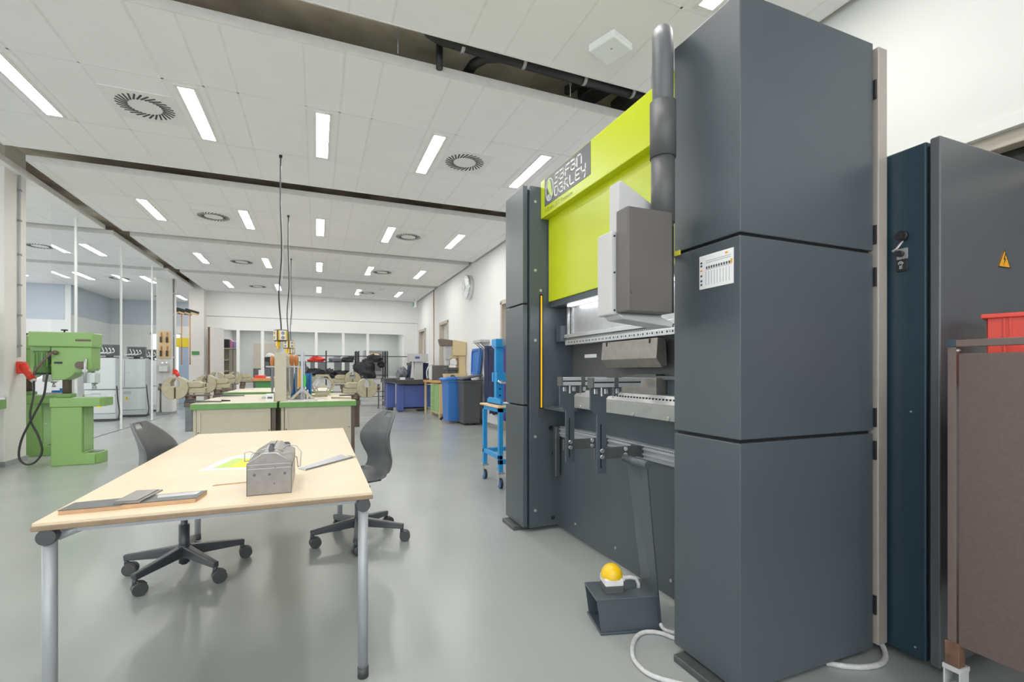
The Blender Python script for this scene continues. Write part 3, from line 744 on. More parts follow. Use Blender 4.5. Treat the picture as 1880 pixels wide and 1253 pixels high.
def onp(s, tt): # s 0 near..1 far, tt 0 bottom..1 top on the -X face
    a = Vector((1.502,1.822,.01)).lerp(Vector((1.546,1.998,.01)), s); b_ = Vector((1.440,1.848,.765)).lerp(Vector((1.452,2.02,.765)), s)
    p = a.lerp(b_, tt); return (p.x-.0015, p.y, p.z)
build('grip_cutout', MB().quad(onp(.25,.90), onp(.8,.90), onp(.8,.985), onp(.25,.985)), 'machine_dark', hpo)
build('grip', MB().cyl((1.436, 1.83, .775), (1.450, 2.035, .775), .019, n=20), 'machine', hpo)
build('button_base', MB().obox((1.318, 1.955, .178), (.088, .088, .034), rz=-.26), 'dark_grey', fpc, bev=.003)
build('button_housing', MB().obox((1.318, 1.955, .212), (.09, .09, .034), rz=-.26).obox((1.365, 1.943, .214), (.03, .03, .022), rz=-.26), 'white', fpc, bev=.006, seg=3)
build('mushroom_button', MB().sphere((1.318, 1.955, .232), (.052, .052, .056), 24, 10, -.1), 'yellow', fpc)
build('cable_tail', MB().tube([(1.375, 1.94, .214), (1.41, 1.937, .214), (1.44, 1.93, .206), (1.452, 1.925, .18), (1.452, 1.925, .155)], .009, 10), 'cable_grey', fpc)
def smooth(pts, n=6):
    P = [Vector(p) for p in pts]; out = []
    for i in range(len(P)-1):
        p0 = P[max(i-1, 0)]; p1 = P[i]; p2 = P[i+1]; p3 = P[min(i+2, len(P)-1)]
        for k in range(n):
            t = k/n
            out.append(.5*((2*p1)+(-p0+p2)*t+(2*p0-5*p1+4*p2-p3)*t*t+(-p0+3*p1-3*p2+p3)*t**3))
    out.append(P[-1]); return out
solo('cable', MB().tube(smooth([(1.495,1.82,.03),(1.50,1.79,.012),(1.53,1.75,.010),(1.60,1.72,.010),(1.66,1.69,.010)]), .0095, 10), 'cable_grey', 'short grey braided cable from pedal to press column', 'cable')
solo('cable', MB().tube(smooth([(1.56,1.70,.010),(1.50,1.72,.010),(1.47,1.775,.010),(1.42,1.81,.010),(1.36,1.805,.010),(1.285,1.745,.010),(1.23,1.66,.010),(1.22,1.58,.010),(1.245,1.52,.010),(1.30,1.46,.010),(1.38,1.38,.010),(1.44,1.28,.010)]), .0095, 10), 'cable_grey', 'long grey braided cable looping over floor in front of press', 'cable')
solo('cable', MB().tube(smooth([(1.95,1.34,.011),(1.99,1.30,.011),(2.06,1.262,.011),(2.14,1.248,.011),(2.21,1.265,.011),(2.262,1.30,.02),(2.268,1.325,.05)]), .011, 10), 'cable_grey', 'grey braided cable by the foot of the beige rear post', 'cable')

# ------------------------------------------------------------------ switch cabinet
sc_ = thing('switch_cabinet', 'tall dark blue grey switch cabinet with high voltage sign behind press column', 'cabinet', (2.7, 1.6, 0))
build('body', MB().box(2.285, 1.157, .035, 3.15, 2.1, 2.15), 'cabinet_blue', sc_, bev=.006)
build('side_panel', MB().box(2.285, 1.11, .035, 3.15, 1.146, 2.155), 'cabinet_grey', sc_, bev=.006, seg=3)
build('panel_gap', MB().box(2.3, 1.14, .05, 3.14, 1.16, 2.13), 'gap', sc_)
build('plinth', MB().box(2.36, 1.2, 0, 3.1, 2.05, .04), 'black', sc_)
lk = build('lock_plate', MB().box(2.281, 1.222, 1.69, 2.286, 1.262, 1.735), 'steel', sc_, bev=.001)
build('lock_knob', MB().cyl((2.262, 1.245, 1.712), (2.281, 1.245, 1.712), .013, n=16), 'black', lk)
build('lock_handle', MB().box(2.278, 1.221, 1.638, 2.285, 1.262, 1.69), 'black', sc_, bev=.002)
build('key_cylinder', MB().cyl((2.272, 1.243, 1.672), (2.278, 1.243, 1.672), .009, n=14).box(2.272, 1.239, 1.648, 2.278, 1.247, 1.668), 'chrome', sc_)
build('rotary_knob', MB().cyl((2.262, 1.238, 1.785), (2.285, 1.238, 1.785), .021, n=20).cyl((2.255, 1.243, 1.783), (2.264, 1.243, 1.783), .014, n=16), 'black', sc_)
build('lever', MB().tube([(2.275, 1.236, 1.765), (2.268, 1.255, 1.735), (2.262, 1.268, 1.725)], .005, 8), 'steel', sc_)
sg = build('warning_sign', MB().prism([(2.705, 1.668), (2.80, 1.668), (2.7525, 1.742)], 'y', 1.1075, 1.11), 'sign_amber', sc_)
build('warning_bolt', MB().prism([(2.757, 1.727), (2.745, 1.70), (2.753, 1.70), (2.746, 1.676), (2.763, 1.706), (2.754, 1.706), (2.762, 1.727)], 'y', 1.1065, 1.1076), 'black', sg)
bd = MB()
for a, b_ in (((2.705,1.668),(2.80,1.668)), ((2.80,1.668),(2.7525,1.742)), ((2.7525,1.742),(2.705,1.668))):
    bd.obox(((a[0]+b_[0])/2, 1.1072, (a[1]+b_[1])/2), (math.dist(a, b_), .001, .003), ry=-math.atan2(b_[1]-a[1], b_[0]-a[0]))
build('sign_border', bd, 'black', sg)
build('side_screws', MB().cyl((2.281, 1.21, 1.05), (2.286, 1.21, 1.05), .004, n=8).cyl((2.281, 1.195, .08), (2.286, 1.195, .08), .004, n=8), 'steel', sc_)
build('door_handle', MB().tube([(2.37, 1.108, 1.04), (2.37, 1.085, 1.03), (2.37, 1.085, .86), (2.37, 1.108, .85)], .008, 8), 'black', sc_)

# ------------------------------------------------------------------ brown trolley and red crate
tr = thing('steel_trolley', 'brown hammertone steel trolley with panel sides on casters at right edge', 'trolley', (2.35, .5, 0))
X0, X1, Y0, Y1 = 2.05, 2.80, .15, .976
for x, y in ((X0, Y1-.024), (X1-.024, Y1-.024), (X0, Y0), (X1-.024, Y0)):
    build('post', MB().box(x, y, .24, x+.024, y+.024, 1.302), 'brown_tube', tr, bev=.002)
rl = MB().box(X0, Y0, 1.302, X0+.024, Y1, 1.326).box(X1-.024, Y0, 1.302, X1, Y1, 1.326).box(X0, Y0, 1.302, X1, Y0+.024, 1.326)
build('top_rail', rl, 'brown_tube', tr, bev=.002)
build('corner_cap', MB().box(X0-.002, Y1-.024, 1.303, X0+.026, Y1+.002, 1.328), 'cabinet_blue', tr)
build('side_panel', MB().box(X0+.003, Y0+.026, .268, X0+.014, Y1-.03, 1.279), 'brown_cart', tr, bev=.002)
build('end_panel', MB().box(X0+.03, Y1-.015, .268, X1-.03, Y1-.005, 1.17), 'brown_cart', tr, bev=.002)
build('shelf', MB().box(X0+.015, Y0+.02, 1.17, X1-.015, Y1-.03, 1.19).box(X0+.015, Y0+.02, .3, X1-.015, Y1-.03, .32), 'brown_cart', tr)
build('panel_screw', MB().cyl((X0-.002, Y1-.03, 1.29), (X0+.012, Y1-.03, 1.29), .004, n=8), 'steel', tr)
for x, y in ((X0, Y1-.03), (X1-.04, Y1-.03), (X0, Y0), (X1-.04, Y0)):
    c_ = build('caster', MB().cyl((x+.02, y, .065), (x+.02, y+.028, .065), .062, n=24), 'light_grey', tr, bev=.004)
    build('caster_bracket', MB().box(x-.006, y-.006, .19, x+.034, y+.036, .275), 'rust', c_, bev=.003)
    build('caster_fork', MB().box(x-.008, y-.01, .05, x+.048, y-.005, .19).box(x-.008, y+.034, .05, x+.048, y+.039, .19).box(x-.01, y-.012, .175, x+.05, y+.041, .192), 'light_grey', c_, bev=.003)
cr_ = thing('plastic_crate', 'red plastic stacking crate lying inside the top of the brown trolley', 'crate', (2.47, .815, 1.191), rz=math.radians(17.6), world=False)
def crate(w, d, h):
    mb = MB(); t = .006
    mb.box(-w/2, -d/2, 0, w/2, d/2, .01)
    mb.box(-w/2, -d/2, 0, -w/2+t, d/2, h).box(w/2-t, -d/2, 0, w/2, d/2, h).box(-w/2, -d/2, 0, w/2, -d/2+t, h).box(-w/2, d/2-t, 0, w/2, d/2, h)
    return mb
build('bin', crate(.30, .40, .235), 'red', cr_, bev=.003)
rm = MB(); a_, b_, hh = .165, .215, .235
rm.ring([(-a_,-b_),(a_,-b_),(a_,b_),(-a_,b_)], [(-.145,-.195),(.145,-.195),(.145,.195),(-.145,.195)], 'z', hh-.016, hh)
build('rim', rm, 'red', cr_, bev=.003)
rb = MB()
for y in (.155, .14, -.155, -.14): rb.box(-.155, y-.003, .01, -.148, y+.003, hh-.015); rb.box(.148, y-.003, .01, .155, y+.003, hh-.015)
for x in (-.1, .1, -.085, .085): rb.box(x-.003, .198, .01, x+.003, .205, hh-.015)
build('ribs', rb, 'red', cr_)

# ------------------------------------------------------------------ wooden table in front
tb = thing('work_table', 'maple topped work table with grey tubular legs in the foreground', 'table', (-.31, 3.1, 0))
TX0, TX1, TY0, TY1, TZ = -.832, .205, 1.953, 4.24, .74
build('tabletop', MB().box(TX0+.003, TY0+.003, TZ-.012, TX1-.003, TY1-.003, TZ), 'wood_top', tb, bev=.002)
build('edge_band', MB().prism([(TX0,TY0),(TX1,TY0),(TX1,TY1),(TX0,TY1)], 'z', TZ-.027, TZ-.010), 'wood_edge', tb, bev=.003)
fr_ = MB()
fr_.cyl((TX0+.04, TY0+.04, TZ-.045), (TX0+.04, TY1-.04, TZ-.045), .021, n=16).cyl((TX1-.04, TY0+.04, TZ-.045), (TX1-.04, TY1-.04, TZ-.045), .021, n=16)
fr_.box(TX0+.05, TY0+.05, TZ-.05, TX1-.05, TY0+.07, TZ-.026).box(TX0+.05, TY1-.07, TZ-.05, TX1-.05, TY1-.05, TZ-.026)
build('frame', fr_, 'leg_grey', tb)
for x, sx in ((TX0+.035, 1), (TX1-.035, -1)):
    for y in (TY0+.035, TY1-.19):
        l_ = build('leg', MB().cyl((x, y, .04), (x, y, TZ-.05), .0195, n=24), 'leg_grey', tb)
        build('leg_foot', MB().cyl((x, y, 0), (x, y, .042), .0215, n=20), 'dark_plastic', l_)
        if y < 3: build('joint_cap', MB().cyl((x, y-.028, TZ-.05), (x, y+.03, TZ-.05), .0265, n=24), 'dark_plastic', l_, bev=.002)
build('brace', MB().cyl((TX0+.05, TY0+.05, TZ-.06), (TX0+.12, TY0+.07, TZ-.035), .014), 'leg_grey', tb)
build('under_knob', MB().cyl((-.03, 2.1, TZ-.06), (-.03, 2.1, TZ-.026), .012, .016, n=16), 'dark_plastic', tb)

# toolbox
tbx = thing('toolbox', 'gabled grey sheet metal toolbox with wire handles standing on the table', 'toolbox', (-.17, 2.23, TZ))
BX0, BX1, BY0, BY1, T0 = -.248, -.093, 2.068, 2.42, TZ
sh = [(BX0, T0+.001), (BX1, T0+.001), (BX1, T0+.124), (-.149, T0+.161), (-.192, T0+.161), (BX0, T0+.124)]
build('case', MB().prism(sh, 'y', BY0, BY1), 'steel_brushed', tbx, bev=.0015)
e_ = MB()
e_.tube([(BX0, BY0-.001, T0+.124), (-.192, BY0-.001, T0+.161), (-.149, BY0-.001, T0+.161), (BX1, BY0-.001, T0+.124)], .0018, 6)
e_.box(BX0, BY0-.0015, T0+.117, BX1, BY0, T0+.1185).box(BX0, BY0-.0015, T0+.101, BX1, BY0, T0+.1025)
build('lid_fold', e_, 'steel_bright', tbx)
build('lid_seam', MB().box(BX0-.0012, BY0, T0+.100, BX0, BY1, T0+.102).box(BX1, BY0, T0+.1, BX1+.0012, BY1, T0+.102).box(-.169, BY0+.05, T0+.1605, -.1665, BY1, T0+.1622), 'gap', tbx)
rv = MB()
for x in (-.222, -.170, -.117): rv.cyl((x, BY0-.004, T0+.079), (x, BY0, T0+.079), .0052, n=12)
rv.cyl((-.15, BY0-.002, T0+.104), (-.15, BY0, T0+.104), .0025, n=8).cyl((-.153, BY0-.002, T0+.042), (-.153, BY0, T0+.042), .003, n=8)
build('rivets', rv, 'steel_dark', tbx)
build('edge_line', MB().box(BX0-.001, BY0-.0012, T0, BX0+.0014, BY0, T0+.122).box(BX1-.0014, BY0-.0012, T0, BX1+.001, BY0, T0+.122).box(BX0, BY0-.0012, T0, BX1, BY0, T0+.0018), 'steel_dark', tbx)
build('handle_lug', MB().prism([(-.177, T0+.15), (-.159, T0+.15), (-.159, T0+.178), (-.163, T0+.183), (-.173, T0+.183), (-.177, T0+.178)], 'y', BY0+.045, BY0+.055), 'steel_dark', tbx, bev=.002)
build('handle_lug', MB().prism([(-.177, T0+.15), (-.159, T0+.15), (-.159, T0+.182), (-.163, T0+.187), (-.173, T0+.187), (-.177, T0+.182)], 'y', BY0+.075, BY0+.085), 'steel_dark', tbx, bev=.002)
build('handle_lug', MB().prism([(-.14, T0+.12), (-.112, T0+.12), (-.112, T0+.15), (-.12, T0+.157), (-.134, T0+.157), (-.14, T0+.15)], 'y', BY1-.03, BY1-.018), 'steel_dark', tbx, bev=.002)
yb0 = BY0+.03; yb1 = BY0+.15
build('wire_handle', MB().tube([(-.206, yb0, T0+.152), (-.24, yb0-.01, T0+.168), (-.258, yb0-.01, T0+.163), (-.258, yb0-.005, T0+.13), (-.256, yb1, T0+.11), (-.25, yb1+.02, T0+.132), (-.215, yb1+.03, T0+.15), (-.206, yb1+.02, T0+.15)], .0018, 8), 'steel', tbx)
build('wire_handle', MB().tube([(-.13, yb0, T0+.15), (-.10, yb0+.02, T0+.152), (-.076, yb0+.03, T0+.128), (-.072, yb0+.05, T0+.085), (-.066, yb1, T0+.075), (-.062, yb1, T0+.135), (-.08, yb1+.01, T0+.16), (-.115, yb1+.02, T0+.166), (-.13, yb1+.01, T0+.15)], .0021, 8), 'steel', tbx)
build('top_bar', MB().tube([(-.215, yb0+.02, T0+.155), (-.19, yb0+.02, T0+.171), (-.15, yb0+.02, T0+.171), (-.125, yb0+.02, T0+.158)], .0024, 8), 'steel', tbx)
# flat parts on the table
def slab(name, pts, z0, z1, m, label, cat, group=None, bev=.0006):
    return solo(name, MB().prism(pts, 'z', z0, z1), m, label, cat, group, bev)
pl = thing('plywood_board', 'long plywood strip under metal plates at the table front left', 'board', (-.61, 2.1, TZ))
build('board', MB().prism([(-.795,2.035),(-.41,2.045),(-.395,2.165),(-.79,2.135)], 'z', TZ+.0003, TZ+.013), 'ply_edge', pl, bev=.0006)
slab('metal_plate', [(-.797,2.036),(-.63,2.036),(-.60,2.155),(-.79,2.138)], TZ+.0133, TZ+.016, 'steel_dark', 'dark grey metal plate at the left end of the plywood strip', 'metal plate')
slab('metal_plate', [(-.628,2.05),(-.409,2.05),(-.394,2.167),(-.598,2.156)], TZ+.0133, TZ+.0155, 'steel_dark', 'dark grey metal plate on the right half of the plywood strip', 'metal plate')
slab('metal_plate', [(-.655,2.056),(-.575,2.046),(-.55,2.215),(-.64,2.23)], TZ+.0163, TZ+.022, 'steel_brushed', 'thicker stacked grey plate lying across the two dark plates', 'metal plate')
slab('metal_plate', [(-.652,2.06),(-.585,2.052),(-.562,2.21),(-.636,2.222)], TZ+.0222, TZ+.025, 'steel_brushed', 'topmost thin grey plate of the stack at table front left', 'metal plate')
slab('metal_strip', [(-.54,2.10),(-.42,2.105),(-.412,2.15),(-.545,2.142)], TZ+.0157, TZ+.0172, 'steel_bright', 'bright metal strip at the right end of the plywood strip', 'metal strip')
slab('metal_strip', [(-.402,2.306),(-.25,2.326),(-.25,2.336),(-.39,2.322)], TZ+.0003, TZ+.003, 'ply_edge', 'thin narrow strip sticking out left of the toolbox', 'strip')
bk = thing('folded_bracket', 'long folded sheet metal bracket on the table right of toolbox', 'metal part', (.05, 2.68, TZ))
build('flange', MB().prism([(-.085,2.555),(-.05,2.49),(.172,2.752),(.128,2.888)], 'z', TZ+.0003, TZ+.0025), 'alu', bk)
build('upright_flange', MB().add([(-.05,2.49,TZ),(.185,2.755,TZ),(.183,2.762,TZ+.008),(-.05,2.495,TZ+.008)], [(0,1,2,3)]).add([(.155,2.80,TZ+.003),(.19,2.757,TZ+.003),(.205,2.775,TZ+.006),(.16,2.83,TZ+.006)], [(0,1,2,3)]), 'steel_brushed', bk)
br = thing('brochure', 'white brochure with green and yellow print lying left of the toolbox', 'brochure', (-.4, 2.83, TZ))
build('page', MB().prism([(-.525,2.68),(-.31,2.64),(-.29,3.03),(-.40,3.09),(-.46,2.99)], 'z', TZ+.0003, TZ+.0015), 'paper', br)
build('green_print', MB().prism([(-.475,2.72),(-.41,2.706),(-.355,2.96),(-.41,2.985)], 'z', TZ+.0016, TZ+.002), 'paper_green', br)
build('yellow_print', MB().prism([(-.41,2.706),(-.325,2.69),(-.302,2.93),(-.355,2.96)], 'z', TZ+.0016, TZ+.0021), 'paper_yellow', br)
build('photo_print', MB().prism([(-.43,3.02),(-.30,2.95),(-.295,3.02),(-.395,3.075)], 'z', TZ+.0016, TZ+.0021), 'paper_cyan', br)

# ------------------------------------------------------------------ swivel chairs
def make_chair(label, rzd, aoff):
    t = thing('swivel_chair', label, 'chair', (0, 0, 0), 'grey swivel chairs at the work table', world=False)
    # shell profile (x, z, half width, wrap) from seat front to back top
    pr = [(.235,.435,.15,0),(.225,.462,.185,0),(.15,.468,.205,.0),(.05,.458,.212,.004),(-.05,.450,.212,.012),(-.12,.452,.205,.03),(-.175,.472,.19,.05),(-.212,.515,.178,.06),(-.225,.57,.178,.065),(-.215,.63,.192,.085),(-.207,.69,.205,.10),(-.207,.75,.205,.10),(-.218,.81,.188,.075),(-.232,.86,.155,.045),(-.245,.90,.115,.02),(-.250,.918,.085,.01)]
    # resample
    def at(q):
        i = min(int(q), len(pr)-2); f_ = q-i
        return [pr[i][k]*(1-f_)+pr[i+1][k]*f_ for k in range(4)]
    NV, NU = 38, 14
    vs = []; fs = []
    for j in range(NV+1):
        x, z, hw, wr = at((len(pr)-1)*j/NV)
        for i in range(NU+1):
            s_ = -1+2*i/NU
            lift = wr*abs(s_)**2.2
            up = 1 if j/NV < .33 else 0
            vs.append((x + (lift if j/NV > .36 else lift*.6), s_*hw, z + (lift*.6 if j/NV < .42 else 0)))
    hole = set()
    for j in range(NV):
        for i in range(NU):
            if j in (34, 35) and 5 <= i <= 8: continue
            fs.append((j*(NU+1)+i, j*(NU+1)+i+1, (j+1)*(NU+1)+i+1, (j+1)*(NU+1)+i))
    sh_ = build('seat_shell', MB().add(vs, fs, True), 'chair', t, fixn=False)
    so = sh_.modifiers.new('thick', 'SOLIDIFY'); so.thickness = .011; so.offset = 0
    sb = sh_.modifiers.new('sub', 'SUBSURF'); sb.levels = 1; sb.render_levels = 1
    build('seat_carrier', MB().box(-.13, -.09, .418, .14, .09, .44).cyl((.02, .12, .425), (.02, .20, .42), .008, n=10), 'chair_base', t, bev=.006)
    build('lever_knob', MB().cyl((.02, -.14, .415), (.02, -.2, .41), .013, .018, n=12), 'chair_base', t)
    build('gas_column', MB().cyl((0, 0, .06), (0, 0, .29), .029, n=20).cyl((0, 0, .05), (0, 0, .425), .018, n=16), 'chair_base', t)
    build('hub', MB().cyl((0, 0, .09), (0, 0, .17), .042, .036, n=20), 'chair_base', t, bev=.004)
    for k in range(5):
        a = 2*PI*k/5 + math.radians(aoff); c, s_ = math.cos(a), math.sin(a)
        def R(x, y, z): return (x*c-y*s_, x*s_+y*c, z)
        v8 = [R(.02,-.026,.10),R(.325,-.019,.088),R(.325,.019,.088),R(.02,.026,.10),R(.02,-.024,.165),R(.33,-.015,.122),R(.33,.015,.122),R(.02,.024,.165)]
        ar = build('base_arm', MB().add(v8, [(0,3,2,1),(4,5,6,7),(0,1,5,4),(1,2,6,5),(2,3,7,6),(3,0,4,7)]), 'chair_base', t, bev=.008, seg=3)
        ta = math.radians(-78-rzd) + .35*math.sin(k*2.3) + PI/2*0
        cx_, cy_ = R(.316, 0, 0)[:2]
        dx, dy = math.cos(ta), math.sin(ta); tx, ty = -dy, dx
        wc = (cx_+tx*.02, cy_+ty*.02)
        cs = MB()
        for sgn in (-1, 1):
            cs.cyl((wc[0]+dx*.005*sgn, wc[1]+dy*.005*sgn, .037), (wc[0]+dx*.028*sgn, wc[1]+dy*.028*sgn, .037), .037, n=24)
        ca = build('caster', cs, 'dark_plastic', ar, bev=.003)
        build('caster_stem', MB().cyl((cx_, cy_, .06), (cx_, cy_, .10), .013, n=12).tube([(cx_, cy_, .075), (wc[0]-tx*.004, wc[1]-ty*.004, .068), (wc[0]+tx*.014, wc[1]+ty*.014, .062), (wc[0]+tx*.026, wc[1]+ty*.026, .048)], .0125, 8), 'chair_base', ar)
    return t
ch1 = make_chair('dark grey swivel chair left of the table, its shell behind table edge', -8, 30)
ch1.location = (-.745, 3.43, 0); ch1.rotation_euler = (0, 0, math.radians(-8))
ch2 = make_chair('dark grey swivel chair right of the table, shell in the clear', 202, -12)
ch2.location = (.28, 3.61, 0); ch2.rotation_euler = (0, 0, math.radians(202))

# ------------------------------------------------------------------ pedestal drills
def make_drill(label, dz=0.):
    """origin = front left bottom corner of the body"""
    t = thing('pedestal_drill', label, 'drill press', (0, 0, 0), 'green pedestal drills', world=False)
    d = .36
    build('body', MB().prism([(0,0),(.45,0),(.45,.13),(.315,.15),(.315,.75),(0,.75)], 'y', 0, d), 'green', t, bev=.008)
    build('foot', MB().prism([(.30,.04),(.45,.04),(.50,.10),(.50,d-.1),(.45,d-.02),(.30,d-.02)], 'z', 0, .14), 'green', t, bev=.008)
    build('foot_mat', MB().box(.34, .07, .14, .46, d-.08, .146), 'steel_dark', t)
    dr = build('door', MB().box(.316, .05, .17, .322, d-.05, .73), 'green_drawer', t, bev=.002)
    build('door_frame', MB().box(.31, .03, .15, .318, .05, .75).box(.31, d-.05, .15, .318, d-.03, .75), 'green_dark', dr)
    build('door_knob', MB().cyl((.322, .09, .46), (.334, .09, .46), .009, n=10), 'chrome', dr)
    build('work_table', MB().prism([(-.01,-.01),(.50,-.01),(.54,.06),(.54,d-.04),(.50,d+.02),(-.01,d+.02)], 'z', .75, .87), 'green', t, bev=.01)
    build('table_slots', MB().box(.2, .05, .87, .52, .08, .873).box(.2, .16, .87, .52, .19, .873).box(.3, .12, .873, .62, .145, .90), 'steel', t)
    build('clamp_block', MB().box(.02, .08, .87, .17, .26, .92).box(.25, .2, .87, .42, .3, .90), 'green_dark', t, bev=.01)
    build('column', MB().cyl((.09, .2, .87), (.09, .2, 1.28+dz), .047, n=24), 'vise_dark', t)
    hd = build('head', MB().prism([(0,1.10),(.13,1.10),(.20,1.14),(.24,1.19),(.37,1.20),(.41,1.24),(.41,1.53),(-.005,1.53),(-.005,1.16)], 'y', .02, d-.06), 'green', t, bev=.012)
    build('belt_cover', MB().box(-.22, -.005, 1.525+dz, .43, d-.06, 1.715+dz), 'green', t, bev=.015)
    build('cover_badge', MB().box(.25, -.008, 1.60, .41, -.004, 1.627), 'vise_dark', hd)
    mo = MB().cyl((-.115, .12, 1.19), (-.115, .12, 1.47), .095, n=28)
    build('motor', mo, 'motor_green', t, bev=.01)
    build('motor_end', MB().cyl((-.115, .12, 1.17), (-.115, .12, 1.19), .08, n=24).cyl((-.02, .05, 1.3), (-.02, .05, 1.48), .012, n=8), 'black', t)
    fn = MB()
    for k in range(14):
        a = 2*PI*k/14; fn.obox((-.115+.098*math.cos(a), .12+.098*math.sin(a), 1.36), (.02, .006, .17), rz=a)
    build('motor_fins', fn, 'green', t)
    build('motor_bracket', MB().box(-.22, .05, 1.47, -.02, .3, 1.53).box(-.24, .1, 1.2, -.2, .26, 1.5), 'green', t, bev=.006)
    build('spindle', MB().cyl((.39, .17, 1.04), (.39, .17, 1.22), .033, n=20).cyl((.39, .17, .98), (.39, .17, 1.04), .024, .012, n=16), 'steel', t)
    build('quill_guard', MB().box(.33, .02, 1.06, .44, .2, 1.19), 'glass_hazy', t, bev=.005)
    build('feed_dial', MB().cyl((.30, -.03, 1.29), (.30, .03, 1.29), .048, n=24), 'vise_dark', t)
    build('feed_lever', MB().cyl((.355, -.02, 1.06), (.355, -.02, 1.38), .016, n=12).cyl((.355, -.03, 1.22), (.355, .03, 1.22), .026, n=12), 'steel', t)
    build('crank_lever', MB().tube([(.05, .02, 1.44), (.03, -.04, 1.46), (-.05, -.07, 1.33), (-.12, -.08, 1.22), (-.125, -.08, 1.16)], .014, 8).sphere((.05, -.01, 1.45), .03, 10, 8), 'vise_dark', t)
    build('nameplate', MB().box(.03, .012, 1.31, .11, .02, 1.335), 'black', t)
    build('top_knob', MB().cyl((.07, .18, 1.715+dz), (.07, .18, 1.745+dz), .01, n=10).cyl((.07, .18, 1.745+dz), (.07, .18, 1.76+dz), .035, n=14), 'black', t)
    build('chip_tray_tag', MB().box(.47, -.012, .735, .52, -.006, .752), 'sign_yellow', t)
    return t
dA = make_drill('green pedestal drill with belt cover and foot door, nearest the pillar front')
dA.location = (-3.137, 7.84, 0)
dB = dup(dA, (-3.957, 8.84, 0), 'green pedestal drill half hidden between pillar and the nearer drill')
dC = make_drill('green pedestal drill at the left picture edge, only its tip showing', .22)
dC.location = (-4.09, 7.50, 0)
# drill with blue drawing on top etc
solo('work_vise', MB().box(-3.60, 9.02, .873, -3.42, 9.12, .93).box(-3.52, 9.05, .93, -3.46, 9.09, .96), 'blue_box', 'small blue machine vise on the table of the rear green drill', 'vise', bev=.006)
# red plug with looping cable on the pillar
rp_ = thing('conduit_pipe', 'pale vertical conduit with clips on the near pillar', 'pipe', (-3.63, 8.29, 1.25))
build('pipe', MB().cyl((-3.632, 8.29, 1.40), (-3.632, 8.29, 3.8), .013, n=10), 'light_grey', rp_)
for z in (1.55, 1.95, 2.35, 2.75, 3.2, 3.6): build('clip', MB().box(-3.65, 8.27, z-.012, -3.614, 8.31, z+.012), 'mid_grey', rp_)
pg = thing('power_plug', 'red industrial plug on the near pillar beside the green drill', 'plug', (-3.58, 8.30, 1.0))
build('socket', MB().box(-3.65, 8.24, 1.18, -3.58, 8.34, 1.34), 'red_bright', pg, bev=.01)
build('plug_body', MB().cyl((-3.595, 8.28, 1.29), (-3.46, 8.20, 1.10), .05, .038, n=16), 'red_bright', pg)
build('plug_collar', MB().cyl((-3.46, 8.20, 1.10), (-3.445, 8.19, 1.078), .028, n=12), 'white', pg)
solo('power_cable', MB().tube(smooth([(-3.445,8.19,1.08),(-3.41,8.10,.9),(-3.36,7.9,.62),(-3.24,7.80,.40),(-3.20,7.79,.2),(-3.27,7.78,.07),(-3.36,7.78,.06),(-3.42,7.79,.16),(-3.39,7.79,.38),(-3.28,7.79,.66),(-3.19,7.80,.9),(-3.165,7.80,1.08),(-3.155,7.82,1.2)]), .012, 8), 'black', 'black power cable hanging in a loop between red plug and green drill', 'cable')

# ------------------------------------------------------------------ white control cabinets beyond the glass
def make_cab(label):
    t = thing('control_cabinet', label, 'cabinet', (0, 0, 0), 'white control cabinets behind the glass partition', world=False)
    W, D = .62, .42
    build('plinth', MB().box(.02, .02, 0, W-.02, D-.02, .05), 'black', t)
    build('base', MB().box(0, 0, .05, W, D, .17).box(0, .01, .17, W, D, .75), 'cab_side', t, bev=.006)
    build('lower_door', MB().box(.01, -.012, .19, W-.01, .01, .745), 'cab_white', t, bev=.006)
    build('upper_body', MB().box(0, .01, .765, W, D, 1.53), 'cab_side', t, bev=.006)
    dr = build('upper_door', MB().box(.17, -.014, .775, W-.01, .01, 1.525), 'cab_white', t, bev=.006)
    build('door_handle', MB().box(.03, -.02, 1.18, .05, .01, 1.36), 'black', dr, bev=.004)
    build('door_lock', MB().cyl((.25, -.02, 1.17), (.25, -.013, 1.17), .012, n=10), 'mid_grey', dr)
    build('side_leaf', MB().box(.0, -.010, .775, .155, .01, 1.525), 'cab_white', t, bev=.006)
    build('rating_plate', MB().box(.14, -.018, .60, .30, -.012, .68), 'light_grey', t)
    wm = build('warning_mark', MB().prism([(.15,.45),(.26,.45),(.205,.54)], 'y', -.0155, -.0125), 'sign_yellow', t)
    build('warning_bolt', MB().prism([(.21,.525),(.198,.497),(.206,.497),(.20,.465),(.217,.503),(.208,.503),(.215,.525)], 'y', -.0165, -.0156), 'black', wm)
    return t
cb = make_cab('white control cabinet beside the green drill, nearest of the three')
cb.location = (-5.15, 14.42, 0)
dup(cb, (-4.85, 15.5, 0), 'white control cabinet in the middle, with yellow warning triangle in full view')
dup(cb, (-4.93, 17.3, 0), 'white control cabinet farthest back, cut by the second pillar')
def make_unit(label):
    t = thing('controller_box', label, 'controller', (0, 0, 0), 'black controllers on the white cabinets', world=False)
    build('stand', MB().box(-.15, -.1, 0, .15, .12, .02).box(-.06, -.04, .02, .06, .06, .08), 'black', t)
    build('housing', MB().box(-.2, -.06, .06, .2, .08, .33), 'plate_grey', t, bev=.008)
    build('rear_panel', MB().box(-.17, -.068, .08, .19, -.06, .31), 'dark_plastic', t)
    cw = MB()
    for k in range(4):
        x = -.13+.07*k
        cw.tube(smooth([(x, -.07, .26-.02*k), (x+.02, -.11, .24), (x+.05, -.12, .15), (x-.03, -.11, .12), (x-.1, -.1, .10)], 4), .009, 6)
    build('white_cables', cw, 'white', t)
    return t
